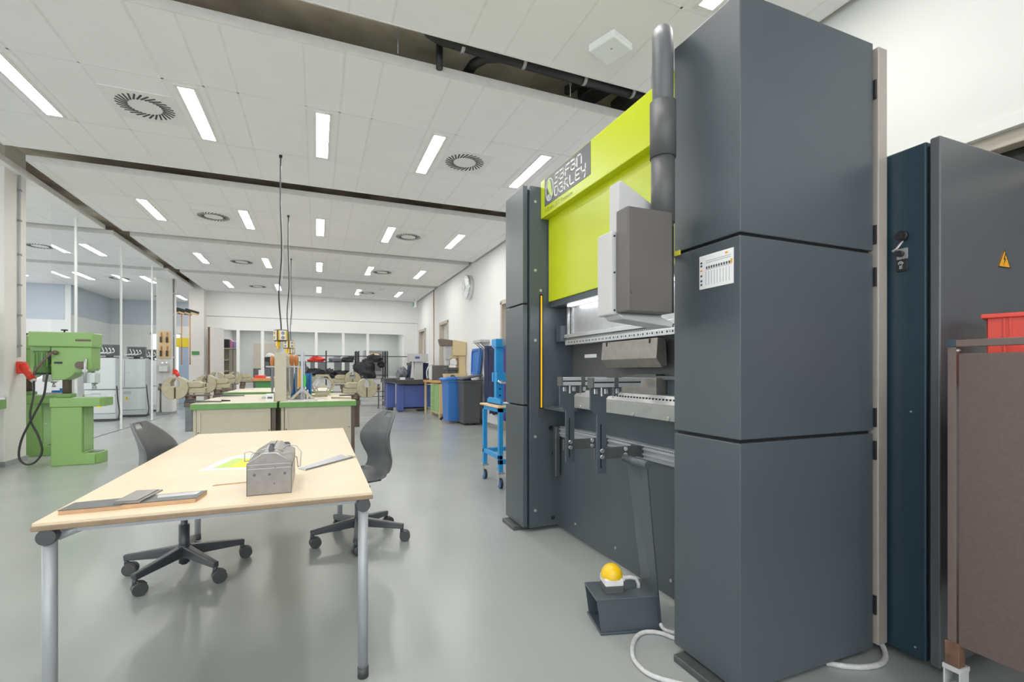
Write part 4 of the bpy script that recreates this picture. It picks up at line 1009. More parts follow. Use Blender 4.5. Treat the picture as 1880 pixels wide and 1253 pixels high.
cu_ = make_unit('black controller with white cables on the nearest white cabinet'); cu_.location = (-4.70, 14.55, 1.53)
dup(cu_, (-4.47, 15.65, 1.53), 'black controller with white cables on the middle white cabinet')
dup(cu_, (-4.62, 17.45, 1.53), 'black controller on the farthest white cabinet, cut by the pillar')
for k, (x, y) in enumerate([(-4.50, 14.36), (-4.20, 15.44)]):
    solo('power_cable', MB().tube(smooth([(x, y, .85), (x+.03, y-.02, .5), (x+.06, y-.03, .2), (x+.02, y-.04, .04), (x-.12, y-.06, .012), (x-.4, y-.08, .012)]), .014, 6), 'black', 'black cable down the right edge of the %s white cabinet' % ['nearest', 'middle'][k], 'cable')

# ------------------------------------------------------------------ things on the second pillar
bb = thing('brush_board', 'pale wooden board with four hand brushes on the second pillar', 'board', (-3.93, 15.97, 1.55))
build('board', MB().box(-4.07, 15.965, 1.56, -3.79, 15.985, 2.32), 'wood_pale', bb, bev=.004)
for k, (x, z) in enumerate([(-4.0, 2.0), (-3.86, 2.0), (-4.0, 1.62), (-3.86, 1.62)]):
    t = thing('hand_brush', 'hand brush with dark bristles, %s on the wooden board' % ['upper left', 'upper right', 'lower left', 'lower right'][k], 'brush', (x, 15.95, z), 'hand brushes on the board')
    build('handle', MB().box(x-.018, 15.945, z+.17, x+.018, 15.964, z+.28), 'wood_handle', t, bev=.006)
    build('bristles', MB().box(x-.03, 15.925, z, x+.012, 15.95, z+.16), 'black', t)
    build('brush_back', MB().box(x-.03, 15.948, z, x+.03, 15.964, z+.17), 'wood', t, bev=.004)
dp = thing('wall_dispenser', 'grey paper tray dispenser on the second pillar below the brushes', 'dispenser', (-3.93, 15.95, 1.16))
build('tray', MB().prism([(15.985, 1.17), (15.90, 1.19), (15.88, 1.36), (15.985, 1.38)], 'x', -4.06, -3.82), 'light_grey', dp, bev=.006)
build('tray_front', MB().box(-4.04, 15.874, 1.20, -3.84, 15.88, 1.35), 'white', dp)
build('hooks', MB().cyl((-3.98, 15.97, 1.44), (-3.98, 15.99, 1.44), .02, n=12).cyl((-3.88, 15.97, 1.45), (-3.88, 15.99, 1.45), .02, n=12), 'chrome', dp)
rp2 = thing('conduit_pipe', 'dark grey vertical conduit on the right edge of second pillar', 'pipe', (-3.73, 16.05, 1.2))
build('pipe', MB().cyl((-3.735, 16.05, 1.25), (-3.735, 16.05, 3.8), .022, n=10), 'mid_grey', rp2)
for z in (1.6, 2.2, 2.8, 3.4): build('clip', MB().box(-3.752, 16.02, z-.02, -3.70, 16.08, z+.02), 'light_grey', rp2)
pg2 = thing('power_plug', 'red industrial plug at the foot of the second pillar conduit', 'plug', (-3.70, 16.05, .98))
build('socket', MB().box(-3.752, 16.0, 1.12, -3.68, 16.1, 1.26), 'red_bright', pg2, bev=.01)
build('plug_body', MB().cyl((-3.69, 16.03, 1.22), (-3.60, 15.97, 1.04), .055, .045, n=14), 'red_bright', pg2)
build('plug_collar', MB().cyl((-3.60, 15.97, 1.04), (-3.585, 15.96, 1.01), .04, n=12), 'white', pg2)
# broom rack with four brooms
bk_ = solo('broom_rail', MB().obox((-3.80, 17.06, 2.93), (.62, .03, .03), rz=.68), 'steel_dark', 'dark rail carrying the four brooms by the end pillar', 'rail')
for k, x in enumerate((-4.03, -3.90, -3.77, -3.58)):
    t = thing('broom', 'wooden broom hung head up, %s' % ['first from left on the rail', 'second from left on the rail', 'third from left on the rail', 'rightmost, in front of the white end pillar'][k], 'broom', (x, 16.82+.12*k, 1.4), 'brooms hanging on the rail')
    by = 16.82+.12*k
    build('handle', MB().cyl((x, by, 1.40), (x-.03 if k == 0 else x, by, 2.98), .016, n=10), 'wood', t)
    build('head_block', MB().obox((x+.04, by, 2.98), (.36, .09, .05), ry=.28), 'wood_pale', t, bev=.01)
    build('bristles', MB().obox((x+.055, by, 3.035), (.36, .08, .07), ry=.28), 'black', t)
sp = thing('wall_panel', 'blue grey wall panel with yellow top band behind the brooms', 'panel', (-4.6, 21.2, 0))
build('panel', MB().box(-4.78, 21.2, 0, -4.2, 21.25, 2.10), 'blue_panel', sp)
build('yellow_band', MB().box(-4.86, 21.19, 2.10, -4.2, 21.25, 2.45), 'sign_yellow', sp)
solo('sign', MB().box(-3.62, 17.58, 1.72, -3.42, 17.598, 1.83), 'green_cab', 'small green sign on the end pillar beside the brooms', 'sign', bev=.003)

# ------------------------------------------------------------------ workbenches
def make_bench(label, grp):
    """origin: bench top front edge centre on the floor; 0.82 wide, 2.1 deep"""
    t = thing('workbench', label, 'workbench', (0, 0, 0), grp, world=False)
    w, d = .41, 2.05
    build('worktop', MB().box(-w, 0, .835, w, d, .865), 'bench_top', t, bev=.003)
    build('green_edge', MB().box(-w-.006, -.006, .80, w+.006, .02, .862).box(-w-.006, 0, .80, -w+.02, d+.006, .862).box(w-.02, 0, .80, w+.006, d+.006, .862).box(-w, d-.02, .80, w, d+.006, .862), 'green_edge', t, bev=.004)
    ep = build('end_panel', MB().box(-w+.05, .03, .04, w-.06, .06, .80), 'beige', t, bev=.003)
    build('panel_lip', MB().box(-w+.05, .02, .04, -w+.085, .03, .80).box(w-.085, .02, .04, w-.06, .03, .80).box(-w+.05, .02, .765, w-.06, .03, .80), 'beige', ep)
    build('panel_screws', MB().cyl((-w+.065, .017, .55), (-w+.065, .022, .55), .007, n=8).cyl((w-.075, .017, .55), (w-.075, .022, .55), .007, n=8), 'black', ep)
    build('side_panel', MB().box(-w+.06, .06, .04, -w+.08, d-.05, .80).box(w-.09, .06, .04, w-.07, d-.05, .80), 'beige', t)
    build('leg', MB().box(w-.05, .03, 0, w-.01, .07, .80), 'vise_dark', t)
    build('leg', MB().box(w-.05, d-.08, 0, w-.01, d-.04, .80), 'vise_dark', t)
    build('leg', MB().box(-w+.01, .05, 0, -w+.04, .09, .80), 'beige', t)
    build('leg', MB().box(-w+.01, d-.08, 0, -w+.04, d-.04, .80), 'beige', t)
    return t
BG = 'beige workbenches with green edges'
wb = make_bench('beige workbench with green edged top, front left of the tool wall', BG); wb.location = (-.835, 6.0, 0)
dup(wb, (.02, 6.0, 0), 'beige workbench with green edged top, front right of the tool wall')
dup(wb, (-1.0, 9.0, 0), 'beige workbench in the second row, behind the front left bench')
dup(wb, (-.15, 9.0, 0), 'beige workbench in the second row, behind the front right bench')

def make_vise(label):
    """axis +x outward, z=0 at vise centre line"""
    t = thing('bench_vise', label, 'vise', (0, 0, 0), 'olive grey bench vises', world=False)
    wj = .075
    def half(sx, gap):
        r = .125
        pts = [(sx*gap, -.115)]
        for k in range(15):
            a = -PI/2 + PI*k/14
            x, z = r*math.cos(a), r*math.sin(a)
            if x > gap: pts.append((sx*x, z))
        pts += [(sx*(gap+.012), .098), (sx*(gap+.035), .06), (sx*(gap+.03), .02), (sx*gap, 0.01)]
        return pts
    build('outer_jaw', MB().prism([(x+.02, z) for x, z in half(1, .006)], 'y', -wj, wj), 'vise', t, bev=.006)
    build('inner_jaw', MB().prism([(x+.02, z) for x, z in half(-1, .006)], 'y', -wj, wj), 'vise', t, bev=.006)
    build('slide', MB().box(-.26, -.045, -.06, .02, .045, .005), 'vise', t, bev=.008)
    build('body', MB().prism([(-.09,.0),(-.09,.075),(-.2,.075),(-.24,.05),(-.24,.01),(-.2,.0)], 'y', -.055, .055), 'vise', t, bev=.012, seg=3)
    build('base_plate', MB().box(-.3, -.05, -.092, .0, .05, -.075), 'vise_dark', t, bev=.004)
    build('swivel_base', MB().cyl((-.11, 0, -.15), (-.11, 0, -.09), .05, n=20), 'vise_dark', t)
    build('spindle', MB().cyl((.11, 0, -.0), (.185, 0, -.0), .022, n=16), 'vise_dark', t)
    h = build('handle_bar', MB().cyl((.168, 0, .035), (.168, 0, -.245), .0085, n=12), 'steel_dark', t)
    build('handle_ball', MB().sphere((.168, 0, .04), .017, 12, 8).sphere((.168, 0, -.25), .015, 12, 8), 'steel_dark', h)
    return t
vises = [(-1.40, 6.22, 1.03, PI, 'olive bench vise at the near left corner of the front left bench'),
         (-1.36, 7.55, 1.04, PI, 'olive bench vise farther along the left side of the front left bench'),
         (-1.53, 9.25, 1.08, PI, 'olive bench vise at the near left corner of the second row bench'),
         (-1.46, 10.7, 1.08, PI, 'olive bench vise at the far left end of the second row bench'),
         (.555, 6.25, 1.00, 0, 'olive bench vise at the near right corner of the front right bench'),
         (.50, 8.0, 1.08, 0, 'olive bench vise at the far right end of the front right bench')]
v_ = None
for x, y, z, rz, lab in vises:
    if v_ is None: v_ = make_vise(lab); v_.location = (x, y, z); v_.rotation_euler = (0, 0, rz)
    else: dup(v_, (x, y, z), lab, rz)
    sg = 1 if rz == 0 else -1
    px = x - sg*.10
    nm = lab.split('vise ')[1]
    s_ = thing('vise_stand', 'steel column under vise ' + nm.replace('of the ', 'of ').replace('the ', '').replace('farther ', ''), 'stand', (px, y, 0), 'vise lift columns')
    zt = z-.15
    build('column', MB().box(px-.035, y-.035, zt-.33, px+.035, y+.035, zt-.02), 'vise_dark' if sg > 0 else 'steel_dark', s_, bev=.004)
    build('clamp_plate', MB().box(px-.045, y-.045, zt-.06, px+.045, y+.045, zt), 'vise_dark', s_, bev=.004)
    ex = -.45 if y < 8.5 else -.6
    xe = (-1.24 if y < 8.5 else -1.405) if sg < 0 else .425
    build('bench_bracket', MB().box(min(px, xe), y-.03, zt-.2, max(px, xe), y+.03, zt-.06), 'vise_dark', s_)
# tool wall on the bench
tw = thing('tool_panel', 'beige upright tool panel standing between the two front benches', 'tool wall', (-.39, 6.9, .865))
build('upright', MB().box(-.452, 6.1, .866, -.328, 6.16, 1.425), 'beige', tw, bev=.004)
build('upright', MB().box(-.452, 7.6, .866, -.328, 7.66, 1.425), 'beige', tw, bev=.004)
build('perforated_panel', MB().box(-.44, 6.16, .95, -.43, 7.6, 1.40).box(-.35, 6.16, .95, -.34, 7.6, 1.40), 'beige', tw)
hl = MB()
for k in range(13): hl.box(-.328, 6.115, .9+.04*k, -.3265, 6.145, .915+.04*k)
build('slot_row', hl, 'vise_dark', tw)
build('tool_bar', MB().box(-.335, 6.2, 1.26, -.19, 6.8, 1.275), 'light_grey', tw)
build('tool_bar', MB().box(-.55, 6.2, 1.26, -.44, 6.8, 1.275), 'light_grey', tw)
def make_file(label, m='steel_dark', L=.33, r=.024):
    t = thing('file', label, 'file', (0, 0, 0), 'files hanging on the tool wall', world=False)
    build('handle', MB().tube([(0,0,0),(0,0,.02),(0,0,.07),(0,0,.11),(0,0,.135)], [r*.55, r*.8, r, r*.95, r*.5], 14), 'wood_handle', t)
    build('blade', MB().prism([(-.014,0),(.014,0),(.016,-L*.6),(.006,-L),(-.006,-L),(-.016,-L*.6)], 'y', -.004, .004), m, t)
    return t
fl_ = make_file('file with brown handle hanging right of the upright, nearest'); fl_.location = (-.278, 6.22, 1.28)
fl_s = [(-.23, 6.30, 1.27, 'file hanging right of the upright, second and outermost'), (-.28, 6.42, 1.27, 'file hanging right of the upright, third'), (-.235, 6.55, 1.26, 'file hanging right of the upright, fourth and farthest'),
        (-.482, 6.22, 1.26, 'file with brown handle hanging left of the upright, nearest'), (-.50, 6.42, 1.255, 'file hanging left of the upright, behind the nearest one')]
for x, y, z, lab in fl_s: dup(fl_, (x, y, z), lab)
oh = thing('hacksaw', 'orange handled saw hanging at the right end of the tool bar', 'saw', (-.20, 6.26, .98))
build('handle', MB().prism([(-.205, 1.25), (-.175, 1.25), (-.182, 1.03), (-.20, 1.0), (-.212, 1.03)], 'y', 6.25, 6.275), 'sign_amber', oh, bev=.004)
build('blade', MB().box(-.215, 6.258, 1.0, -.208, 6.264, 1.26), 'steel', oh)
t = thing('small_box', 'small white carton with grey print beside the tool wall', 'box', (-.49, 6.12, .865))
build('carton', MB().box(-.535, 6.06, .866, -.455, 6.15, .955), 'paper', t, bev=.002)
build('print', MB().box(-.52, 6.058, .90, -.47, 6.06, .925), 'grey_cloth', t)
# blue folded box behind the post
bl = thing('blue_bin', 'blue angled sheet steel bin behind the steel post on the bench', 'bin', (-.17, 6.75, .866))
build('back', MB().prism([(-.30, .866), (-.07, .866), (-.07, 1.185), (-.275, 1.185)], 'y', 6.86, 6.875), 'blue_box', bl)
build('base', MB().box(-.30, 6.55, .866, -.07, 6.87, .878), 'blue_box', bl)
build('side', MB().box(-.075, 6.55, .866, -.062, 6.87, 1.19), 'blue_box', bl)
build('side', MB().prism([(6.55, .866), (6.87, .866), (6.87, 1.185)], 'x', -.305, -.295), 'blue_box', bl)
# steel post with gussets
sp_ = thing('steel_post', 'grey welded steel post with gussets on a base plate', 'metal part', (-.17, 6.2, .866))
build('base_plate', MB().box(-.325, 6.08, .866, .005, 6.38, .881), 'steel', sp_, bev=.001)
build('post', MB().box(-.178, 6.18, .881, -.150, 6.208, 1.45), 'alu', sp_, bev=.002)
build('post', MB().box(-.145, 6.20, .881, -.135, 6.212, 1.44), 'alu', sp_)
for q in ([(-.30,.882),(-.26,.882),(-.178,.965),(-.178,1.01)], [(-.02,.882),(-.06,.882),(-.150,.965),(-.150,1.01)]):
    build('gusset', MB().prism(q, 'y', 6.185, 6.205), 'beige', sp_, bev=.002)
build('cross_gusset', MB().prism([(6.09, .882), (6.37, .882), (6.2, .99)], 'x', -.168, -.160), 'steel_dark', sp_)
t = thing('marker_tool', 'bright green tool hanging on the steel post', 'tool', (-.135, 6.17, 1.06))
build('body', MB().prism([(-.145, 1.17), (-.125, 1.17), (-.118, 1.10), (-.128, 1.02), (-.146, 1.03)], 'y', 6.165, 6.182), 'green_tool', t, bev=.003)
build('tip', MB().box(-.13, 6.168, 1.0, -.12, 6.178, 1.03), 'white', t)
solo('white_block', MB().box(-.115, 6.22, .882, -.095, 6.25, .99), 'white', 'small white upright block beside the steel post', 'block', bev=.003)
# hexagon frame
hx = thing('hexagon_frame', 'welded olive hexagon frame with inner spokes on the front right bench', 'metal part', (.075, 7.5, .866))
hc = (.072, 1.015)
def hexp(r): return [(hc[0]+r*math.cos(PI/3*k), hc[1]+r*math.sin(PI/3*k)*.99) for k in range(6)]
build('rim', MB().ring(hexp(.172), hexp(.138), 'y', 7.40, 7.58), 'vise', hx, bev=.003)
for k, a in enumerate((90, 210, 330)):
    a = math.radians(a)
    build('spoke', MB().obox((hc[0]+.085*math.cos(a), 7.47, hc[1]+.085*math.sin(a)), (.11, .1, .022), ry=-a), 'beige', hx)
build('hub_plate', MB().prism([(hc[0]-.075, hc[1]-.04), (hc[0]+.075, hc[1]-.04), (hc[0]+.045, hc[1]+.0), (hc[0]-.045, hc[1]+.0)], 'y', 7.38, 7.42), 'beige', hx, bev=.003)
build('inner_ring', MB().ring(hexp(.12), hexp(.10), 'y', 7.42, 7.46), 'light_grey', hx)
# loose tools on the benches
for k, (a, b_, m, lab) in enumerate([((-1.33, 6.16, .885), (-.98, 6.12, .878), 'steel_dark', 'long dark file lying over the left corner of the front bench'),
    ((-1.02, 6.35, .875), (-.93, 6.36, .873), 'black', 'short dark tool lying on the front left bench top'),
    ((-1.25, 7.4, .885), (-.92, 7.45, .878), 'steel_dark', 'dark bar lying near the middle left vise'),
    ((.17, 6.5, .872), (.40, 6.42, .872), 'vise', 'olive flat bar lying on the front right bench')]):
    solo('hand_tool', MB().cyl(a, b_, .012, .007, n=8), m, lab, 'tool')
solo('flat_bar', MB().obox((-.08, 6.55, .9), (.42, .05, .035), rz=.35), 'vise', 'olive flat bar lying behind the steel post', 'metal part', bev=.003)
solo('metal_tray', MB().box(-.66, 6.9, .866, -.50, 7.3, .885), 'steel', 'shallow metal tray on the front left bench by the tool wall', 'tray', bev=.004)
# hanging power outlets
def make_drop(label):
    t = thing('hanging_outlet', label, 'power outlet', (0, 0, 0), 'yellow black outlet cubes hanging from the ceiling', world=False)
    build('cube', MB().box(-.062, -.062, -.07, .062, .062, .07), 'dark_plastic', t, bev=.012)
    for k in range(4):
        a = k*PI/2
        f_ = build('outlet_face', MB().obox((.064*math.cos(a), .064*math.sin(a), 0), (.008, .066, .112), rz=a), 'white', t, bev=.004)
        sk = MB()
        for z in (-.027, .027): sk.cyl((.069*math.cos(a), .069*math.sin(a), z), (.071*math.cos(a), .071*math.sin(a), z), .021, n=18)
        build('sockets', sk, 'mid_grey', f_)
    ye = MB()
    for k in range(4):
        a = k*PI/2
        for q in (-.041, .041): ye.obox((.063*math.cos(a)-q*math.sin(a), .063*math.sin(a)+q*math.cos(a), 0), (.008, .014, .116), rz=a)
    build('corner_strip', ye, 'yellow', t, bev=.003)
    build('air_coupling', MB().box(-.05, -.02, -.125, -.01, .02, -.07).cyl((-.03, 0, -.16), (-.03, 0, -.125), .014, n=10), 'yellow', t, bev=.004)
    return t
od = make_drop('yellow and black outlet cube hanging over the front benches, nearest')
drops = [(-.402, 6.34, 1.64, 'yellow and black outlet cube hanging over the front benches, nearest', .42), (-.44, 8.75, 1.655, 'outlet cube hanging second, just below and right of the nearest', .9), (-.55, 12.1, 1.67, 'outlet cube hanging third, lowest and farthest in view', .5)]
for k, (x, y, z, lab, rz) in enumerate(drops):
    o = od if k == 0 else dup(od, (x, y, z), lab)
    o.location = (x, y, z); o['label'] = lab; o.rotation_euler = (0, 0, rz)
    cbl = thing('hanging_cable', 'thin dark cable from ceiling to the %s hanging outlet cube' % ['nearest', 'second', 'third'][k], 'cable', (x, y, z), 'cables of the hanging outlets')
    build('cable', MB().tube(smooth([(x, y, z+.07), (x+.004, y, z+.12), (x-.02, y, z+.5), (x+.01, y, z+1.0), (x-.004, y, z+1.6), (x, y, 3.80)]), .0085, 6), 'black', cbl)
    build('chain', MB().tube(smooth([(x+.012, y, z+.6), (x+.02, y, z+1.1), (x-.0, y, z+1.7), (x+.008, y, 3.80)]), .005, 6), 'steel', cbl)
    build('ceiling_hook', MB().cyl((x, y, 3.77), (x, y, 3.80), .018, n=10), 'black', cbl)

# green cabinet bench further back with red tray
gb = thing('green_bench', 'green cabinet bench with wooden top behind the second row', 'workbench', (-.75, 11.8, 0))
build('body', MB().box(-1.2, 11.4, .05, -.25, 12.0, 1.0), 'green_cab', gb, bev=.005)
build('worktop', MB().box(-1.36, 11.35, 1.0, -.2, 12.05, 1.06), 'wood', gb, bev=.004)
build('plinth', MB().box(-1.15, 11.45, 0, -.3, 11.95, .05), 'black', gb)
t = solo('tray', MB().box(-1.23, 11.45, 1.061, -1.03, 11.7, 1.12), 'red_bright', 'small red tray on the green cabinet bench', 'tray', bev=.008)

# ------------------------------------------------------------------ clothes rack at the back
def lump(c, r, seed, amp=.35, nu=26, nv=18, freq=1.9):
    mb = MB(); mb.sphere((0, 0, 0), 1, nu, nv)
    out = []
    for v in mb.v:
        p = Vector(v); n_ = 1.5*noise.noise(p*freq + Vector((seed*7.3, seed*3.1, 0))) + .7*noise.noise(p*freq*2.6 + Vector((seed*2.3, 5, seed)))
        k = 1 + amp*n_
        z = v[2]*k*r[2]
        out.append((c[0]+v[0]*k*r[0], c[1]+v[1]*k*r[1], c[2]+max(z, -r[2]*.8)))
    mb.v = out
    return mb
rk = thing('storage_rack', 'long black steel rack holding clothes and bags before the back wall', 'rack', (1.15, 17.0, 0))
for k, x in enumerate((-.62, .28, 1.22, 1.30, 2.15, 2.24)):
    zt = 1.88 if x > -.6 else 1.66
    for y in (16.8, 17.3): build('post', MB().box(x-.018, y-.018, 0, x+.018, y+.018, zt), 'black', rk)
for z, h in ((1.69, .03), (1.05, .03), (.50, .025), (.33, .02)):
    build('rail', MB().box(-.62, 16.79, z, 2.24 if z < 1.6 else 2.95, 16.815, z+h), 'black', rk)
build('shelf', MB().box(-.62, 16.8, 1.50, 2.24, 17.3, 1.515).box(-.62, 16.8, 1.02, 2.24, 17.3, 1.035), 'black', rk)
build('shelf', MB().box(-.62, 16.8, .18, 2.24, 17.3, .2), 'light_grey', rk)
for c, r, m, lab, cat, nm, am in [
    ((-.03, 17.0, 1.58), (.24, .16, .10), 'red_cloth', 'red folded jacket on the upper shelf of the black rack', 'jacket', 'jacket', .4),
    ((.58, 17.0, 1.58), (.19, .16, .11), 'grey_cloth', 'grey folded garment on the upper rack shelf beside black one', 'garment', 'folded_garment', .4),
    ((.95, 17.0, 1.58), (.21, .16, .10), 'black_cloth', 'black folded garment on the upper shelf left of the double posts', 'garment', 'folded_garment', .5),
    ((1.78, 17.0, 1.62), (.26, .18, .14), 'black_cloth', 'black bag on the upper shelf right of the double posts', 'bag', 'bag', .3),
    ((2.06, 16.95, 1.42), (.11, .12, .13), 'black_cloth', 'small black bag hanging at the right end of the rack', 'bag', 'bag', .5),
    ((-.02, 17.0, 1.15), (.30, .18, .13), 'black_cloth', 'black bundle on the lower shelf below the red jacket', 'bag', 'bundle', .5),
    ((.42, 16.9, 1.10), (.16, .18, .17), 'black_cloth', 'black rucksack drooping between two lower bundles', 'bag', 'rucksack', .5),
    ((.74, 17.0, 1.13), (.26, .18, .10), 'black_cloth', 'flat black bundle on the lower shelf left of the double posts', 'bag', 'bundle', .4),
    ((1.52, 16.85, 1.22), (.30, .2, .33), 'black_cloth', 'large black jacket spilling over the rack beside the double posts', 'jacket', 'jacket', .5),
    ((-.40, 17.0, 1.25), (.13, .15, .2), 'grey_cloth', 'grey coat bundle at the left end of the rack', 'garment', 'folded_garment', .5),
    ((1.80, 17.05, 1.76), (.16, .12, .05), 'wood_pale', 'tan cloth lying on the black bag at upper right', 'cloth', 'cloth', .4)]:
    solo(nm, lump(c, r, len(lab)*1.37, am), m, lab, cat, 'clothes and bags on the rack')
# swivel office chair by the measuring machine
oc = thing('office_chair', 'dark blue office chair behind the measuring machine table', 'chair', (2.75, 16.2, 0))
build('seat', MB().box(2.5, 15.95, .75, 2.95, 16.4, .83), 'navy', oc, bev=.03)
build('backrest', MB().obox((2.86, 16.2, 1.15), (.08, .4, .55), ry=.12), 'navy', oc, bev=.03)
build('backrest_shell', lump((2.62, 16.2, 1.1), (.18, .2, .22), 3, .3), 'grey_cloth', oc)
build('column', MB().cyl((2.72, 16.2, .1), (2.72, 16.2, .75), .03), 'black', oc)
for k in range(5):
    a = k*2*PI/5
    build('base_arm', MB().cyl((2.72, 16.2, .12), (2.72+.3*math.cos(a), 16.2+.3*math.sin(a), .06), .025, .018, n=8).sphere((2.72+.3*math.cos(a), 16.2+.3*math.sin(a), .033), .033, 10, 6), 'black', oc)

# ------------------------------------------------------------------ measuring machine
cm = thing('measuring_machine', 'coordinate measuring machine with dark granite table on blue base', 'measuring machine', (2.7, 14.6, 0))
build('granite_table', MB().box(2.17, 14.15, .82, 3.2, 14.6, .95), 'granite', cm, bev=.006)
build('granite_table', MB().box(1.86, 14.6, .85, 3.2, 15.5, .99), 'granite', cm, bev=.006)
build('base', MB().box(2.36, 14.28, .13, 3.2, 15.4, .79), 'blue_cmm', cm, bev=.008)
build('base_leg', MB().box(2.2, 14.25, .03, 2.37, 14.6, .81), 'blue_cmm', cm, bev=.008)
build('base_leg', MB().box(1.96, 14.75, .1, 2.2, 15.3, .83), 'blue_cmm', cm, bev=.008)
build('foot', MB().box(2.22, 14.3, 0, 2.35, 14.5, .03).box(1.98, 14.8, 0, 2.15, 15.2, .1).box(2.9, 14.4, 0, 3.1, 15.2, .13), 'dark_plastic', cm)
build('lower_tray', MB().box(2.4, 14.3, .07, 3.1, 15.2, .1), 'steel_dark', cm)
build('bridge_column', MB().box(2.74, 14.5, .95, 2.99, 14.75, 1.50), 'light_grey', cm, bev=.006)
hd = build('bridge_head', MB().box(2.56, 14.45, 1.49, 3.14, 14.8, 1.73), 'light_grey', cm, bev=.01)
build('head_display', MB().box(2.74, 14.442, 1.58, 2.88, 14.45, 1.65), 'blue_cmm', hd)
build('probe', MB().cyl((2.62, 14.5, 1.32), (2.62, 14.5, 1.49), .025, n=12).cyl((2.62, 14.5, 1.22), (2.62, 14.5, 1.32), .008, n=8).box(2.5, 14.45, 1.38, 2.60, 14.55, 1.46), 'dark_grey', cm)
build('cable_chain', MB().box(3.03, 14.6, .98, 3.18, 14.7, 1.46), 'navy', cm)
build('hose', MB().tube(smooth([(3.12, 14.5, .98), (3.1, 14.48, 1.2), (3.18, 14.48, 1.38), (3.3, 14.5, 1.42)]), .018, 8), 'white', cm)
solo('probe_block', MB().box(2.28, 14.3, .951, 2.42, 14.4, 1.02), 'white', 'small white block on the granite table', 'block', bev=.006)

# ------------------------------------------------------------------ drawer bench, dark board, beige mill
db = thing('drawer_bench', 'beige framed workbench with green drawers and wooden top', 'workbench', (3.1, 12.9, 0))
build('worktop', MB().box(2.84, 12.0, .90, 3.46, 13.75, .95), 'wood', db, bev=.003)
for x, y in ((2.87, 13.65), (3.4, 13.65), (3.4, 12.05)): build('leg', MB().box(x, y, 0, x+.05, y+.05, .90), 'cream', db)
cbn = build('drawer_cabinet', MB().box(2.90, 12.02, .1, 3.4, 13.05, .88), 'cream', db, bev=.004)
build('leg', MB().box(2.9, 12.05, 0, 2.95, 12.1, .1).box(2.9, 12.95, 0, 2.95, 13.0, .1), 'cream', db)
for k in range(4):
    d_ = build('drawer', MB().box(2.885, 12.6, .14+.185*k, 2.90, 13.0, .31+.185*k), 'green_drawer', db, bev=.003)
    build('drawer_pull', MB().box(2.878, 12.62, .29+.185*k, 2.886, 12.98, .305+.185*k), 'beige', d_)
build('cupboard_door', MB().box(2.885, 12.08, .14, 2.90, 12.55, .865), 'green_drawer', db, bev=.003)
solo('dark_screen', MB().obox((3.13, 12.85, 1.16), (.46, .04, .41), rz=-.2), 'dark_grey', 'dark rectangular splash board standing on the drawer bench', 'board', bev=.004)
ml = thing('milling_machine', 'beige hooded tool milling machine with brown arm against the wall', 'milling machine', (3.25, 12.0, 0))
build('hood', MB().prism([(3.16,1.60),(3.49,1.60),(3.49,1.94),(3.16,1.99)], 'y', 11.6, 12.1), 'cream', ml, bev=.006)
build('brown_arm', MB().prism([(2.86,2.02),(2.90,1.86),(2.97,1.84),(3.16,1.85),(3.16,1.99)], 'y', 11.7, 12.05), 'brown_hood', ml, bev=.006)
build('column', MB().box(3.32, 11.65, .96, 3.49, 12.0, 1.60), 'cream', ml, bev=.006)
build('neck', MB().box(3.10, 11.7, 1.53, 3.33, 12.0, 1.60), 'cream', ml, bev=.006)
build('spindle_head', MB().box(2.99, 11.75, 1.5, 3.16, 11.95, 1.86).cyl((3.08, 11.85, 1.35), (3.08, 11.85, 1.5), .05, n=16), 'light_grey', ml, bev=.01)
build('work_head', MB().box(3.12, 11.7, 1.36, 3.28, 11.9, 1.48).cyl((3.2, 11.7, 1.42), (3.2, 11.66, 1.42), .06, n=18), 'white', ml, bev=.01)
build('cross_slide', MB().box(3.0, 11.7, 1.24, 3.33, 12.0, 1.30).box(3.05, 11.75, 1.14, 3.28, 11.95, 1.24), 'dark_grey', ml, bev=.004)
build('base_tray', MB().prism([(2.96,1.14),(3.49,1.16),(3.49,.951),(3.0,.951)], 'y', 11.55, 11.95), 'cream', ml, bev=.008)
build('handwheel', MB().cyl((3.12, 11.53, 1.05), (3.12, 11.55, 1.05), .07, n=20), 'vise_dark', ml)
build('machine_stand', MB().box(3.05, 11.5, 0, 3.47, 11.95, .951), 'cream', ml, bev=.006)
solo('stool_base', MB().cyl((2.84, 11.6, .05), (3.0, 11.75, .05), .025).cyl((2.92, 11.68, .05), (2.92, 11.68, .2), .02).sphere((2.84, 11.6, .035), .035, 10, 6).sphere((3.0, 11.75, .035), .035, 10, 6), 'black', 'black caster foot poking out beside the blue bin', 'caster')

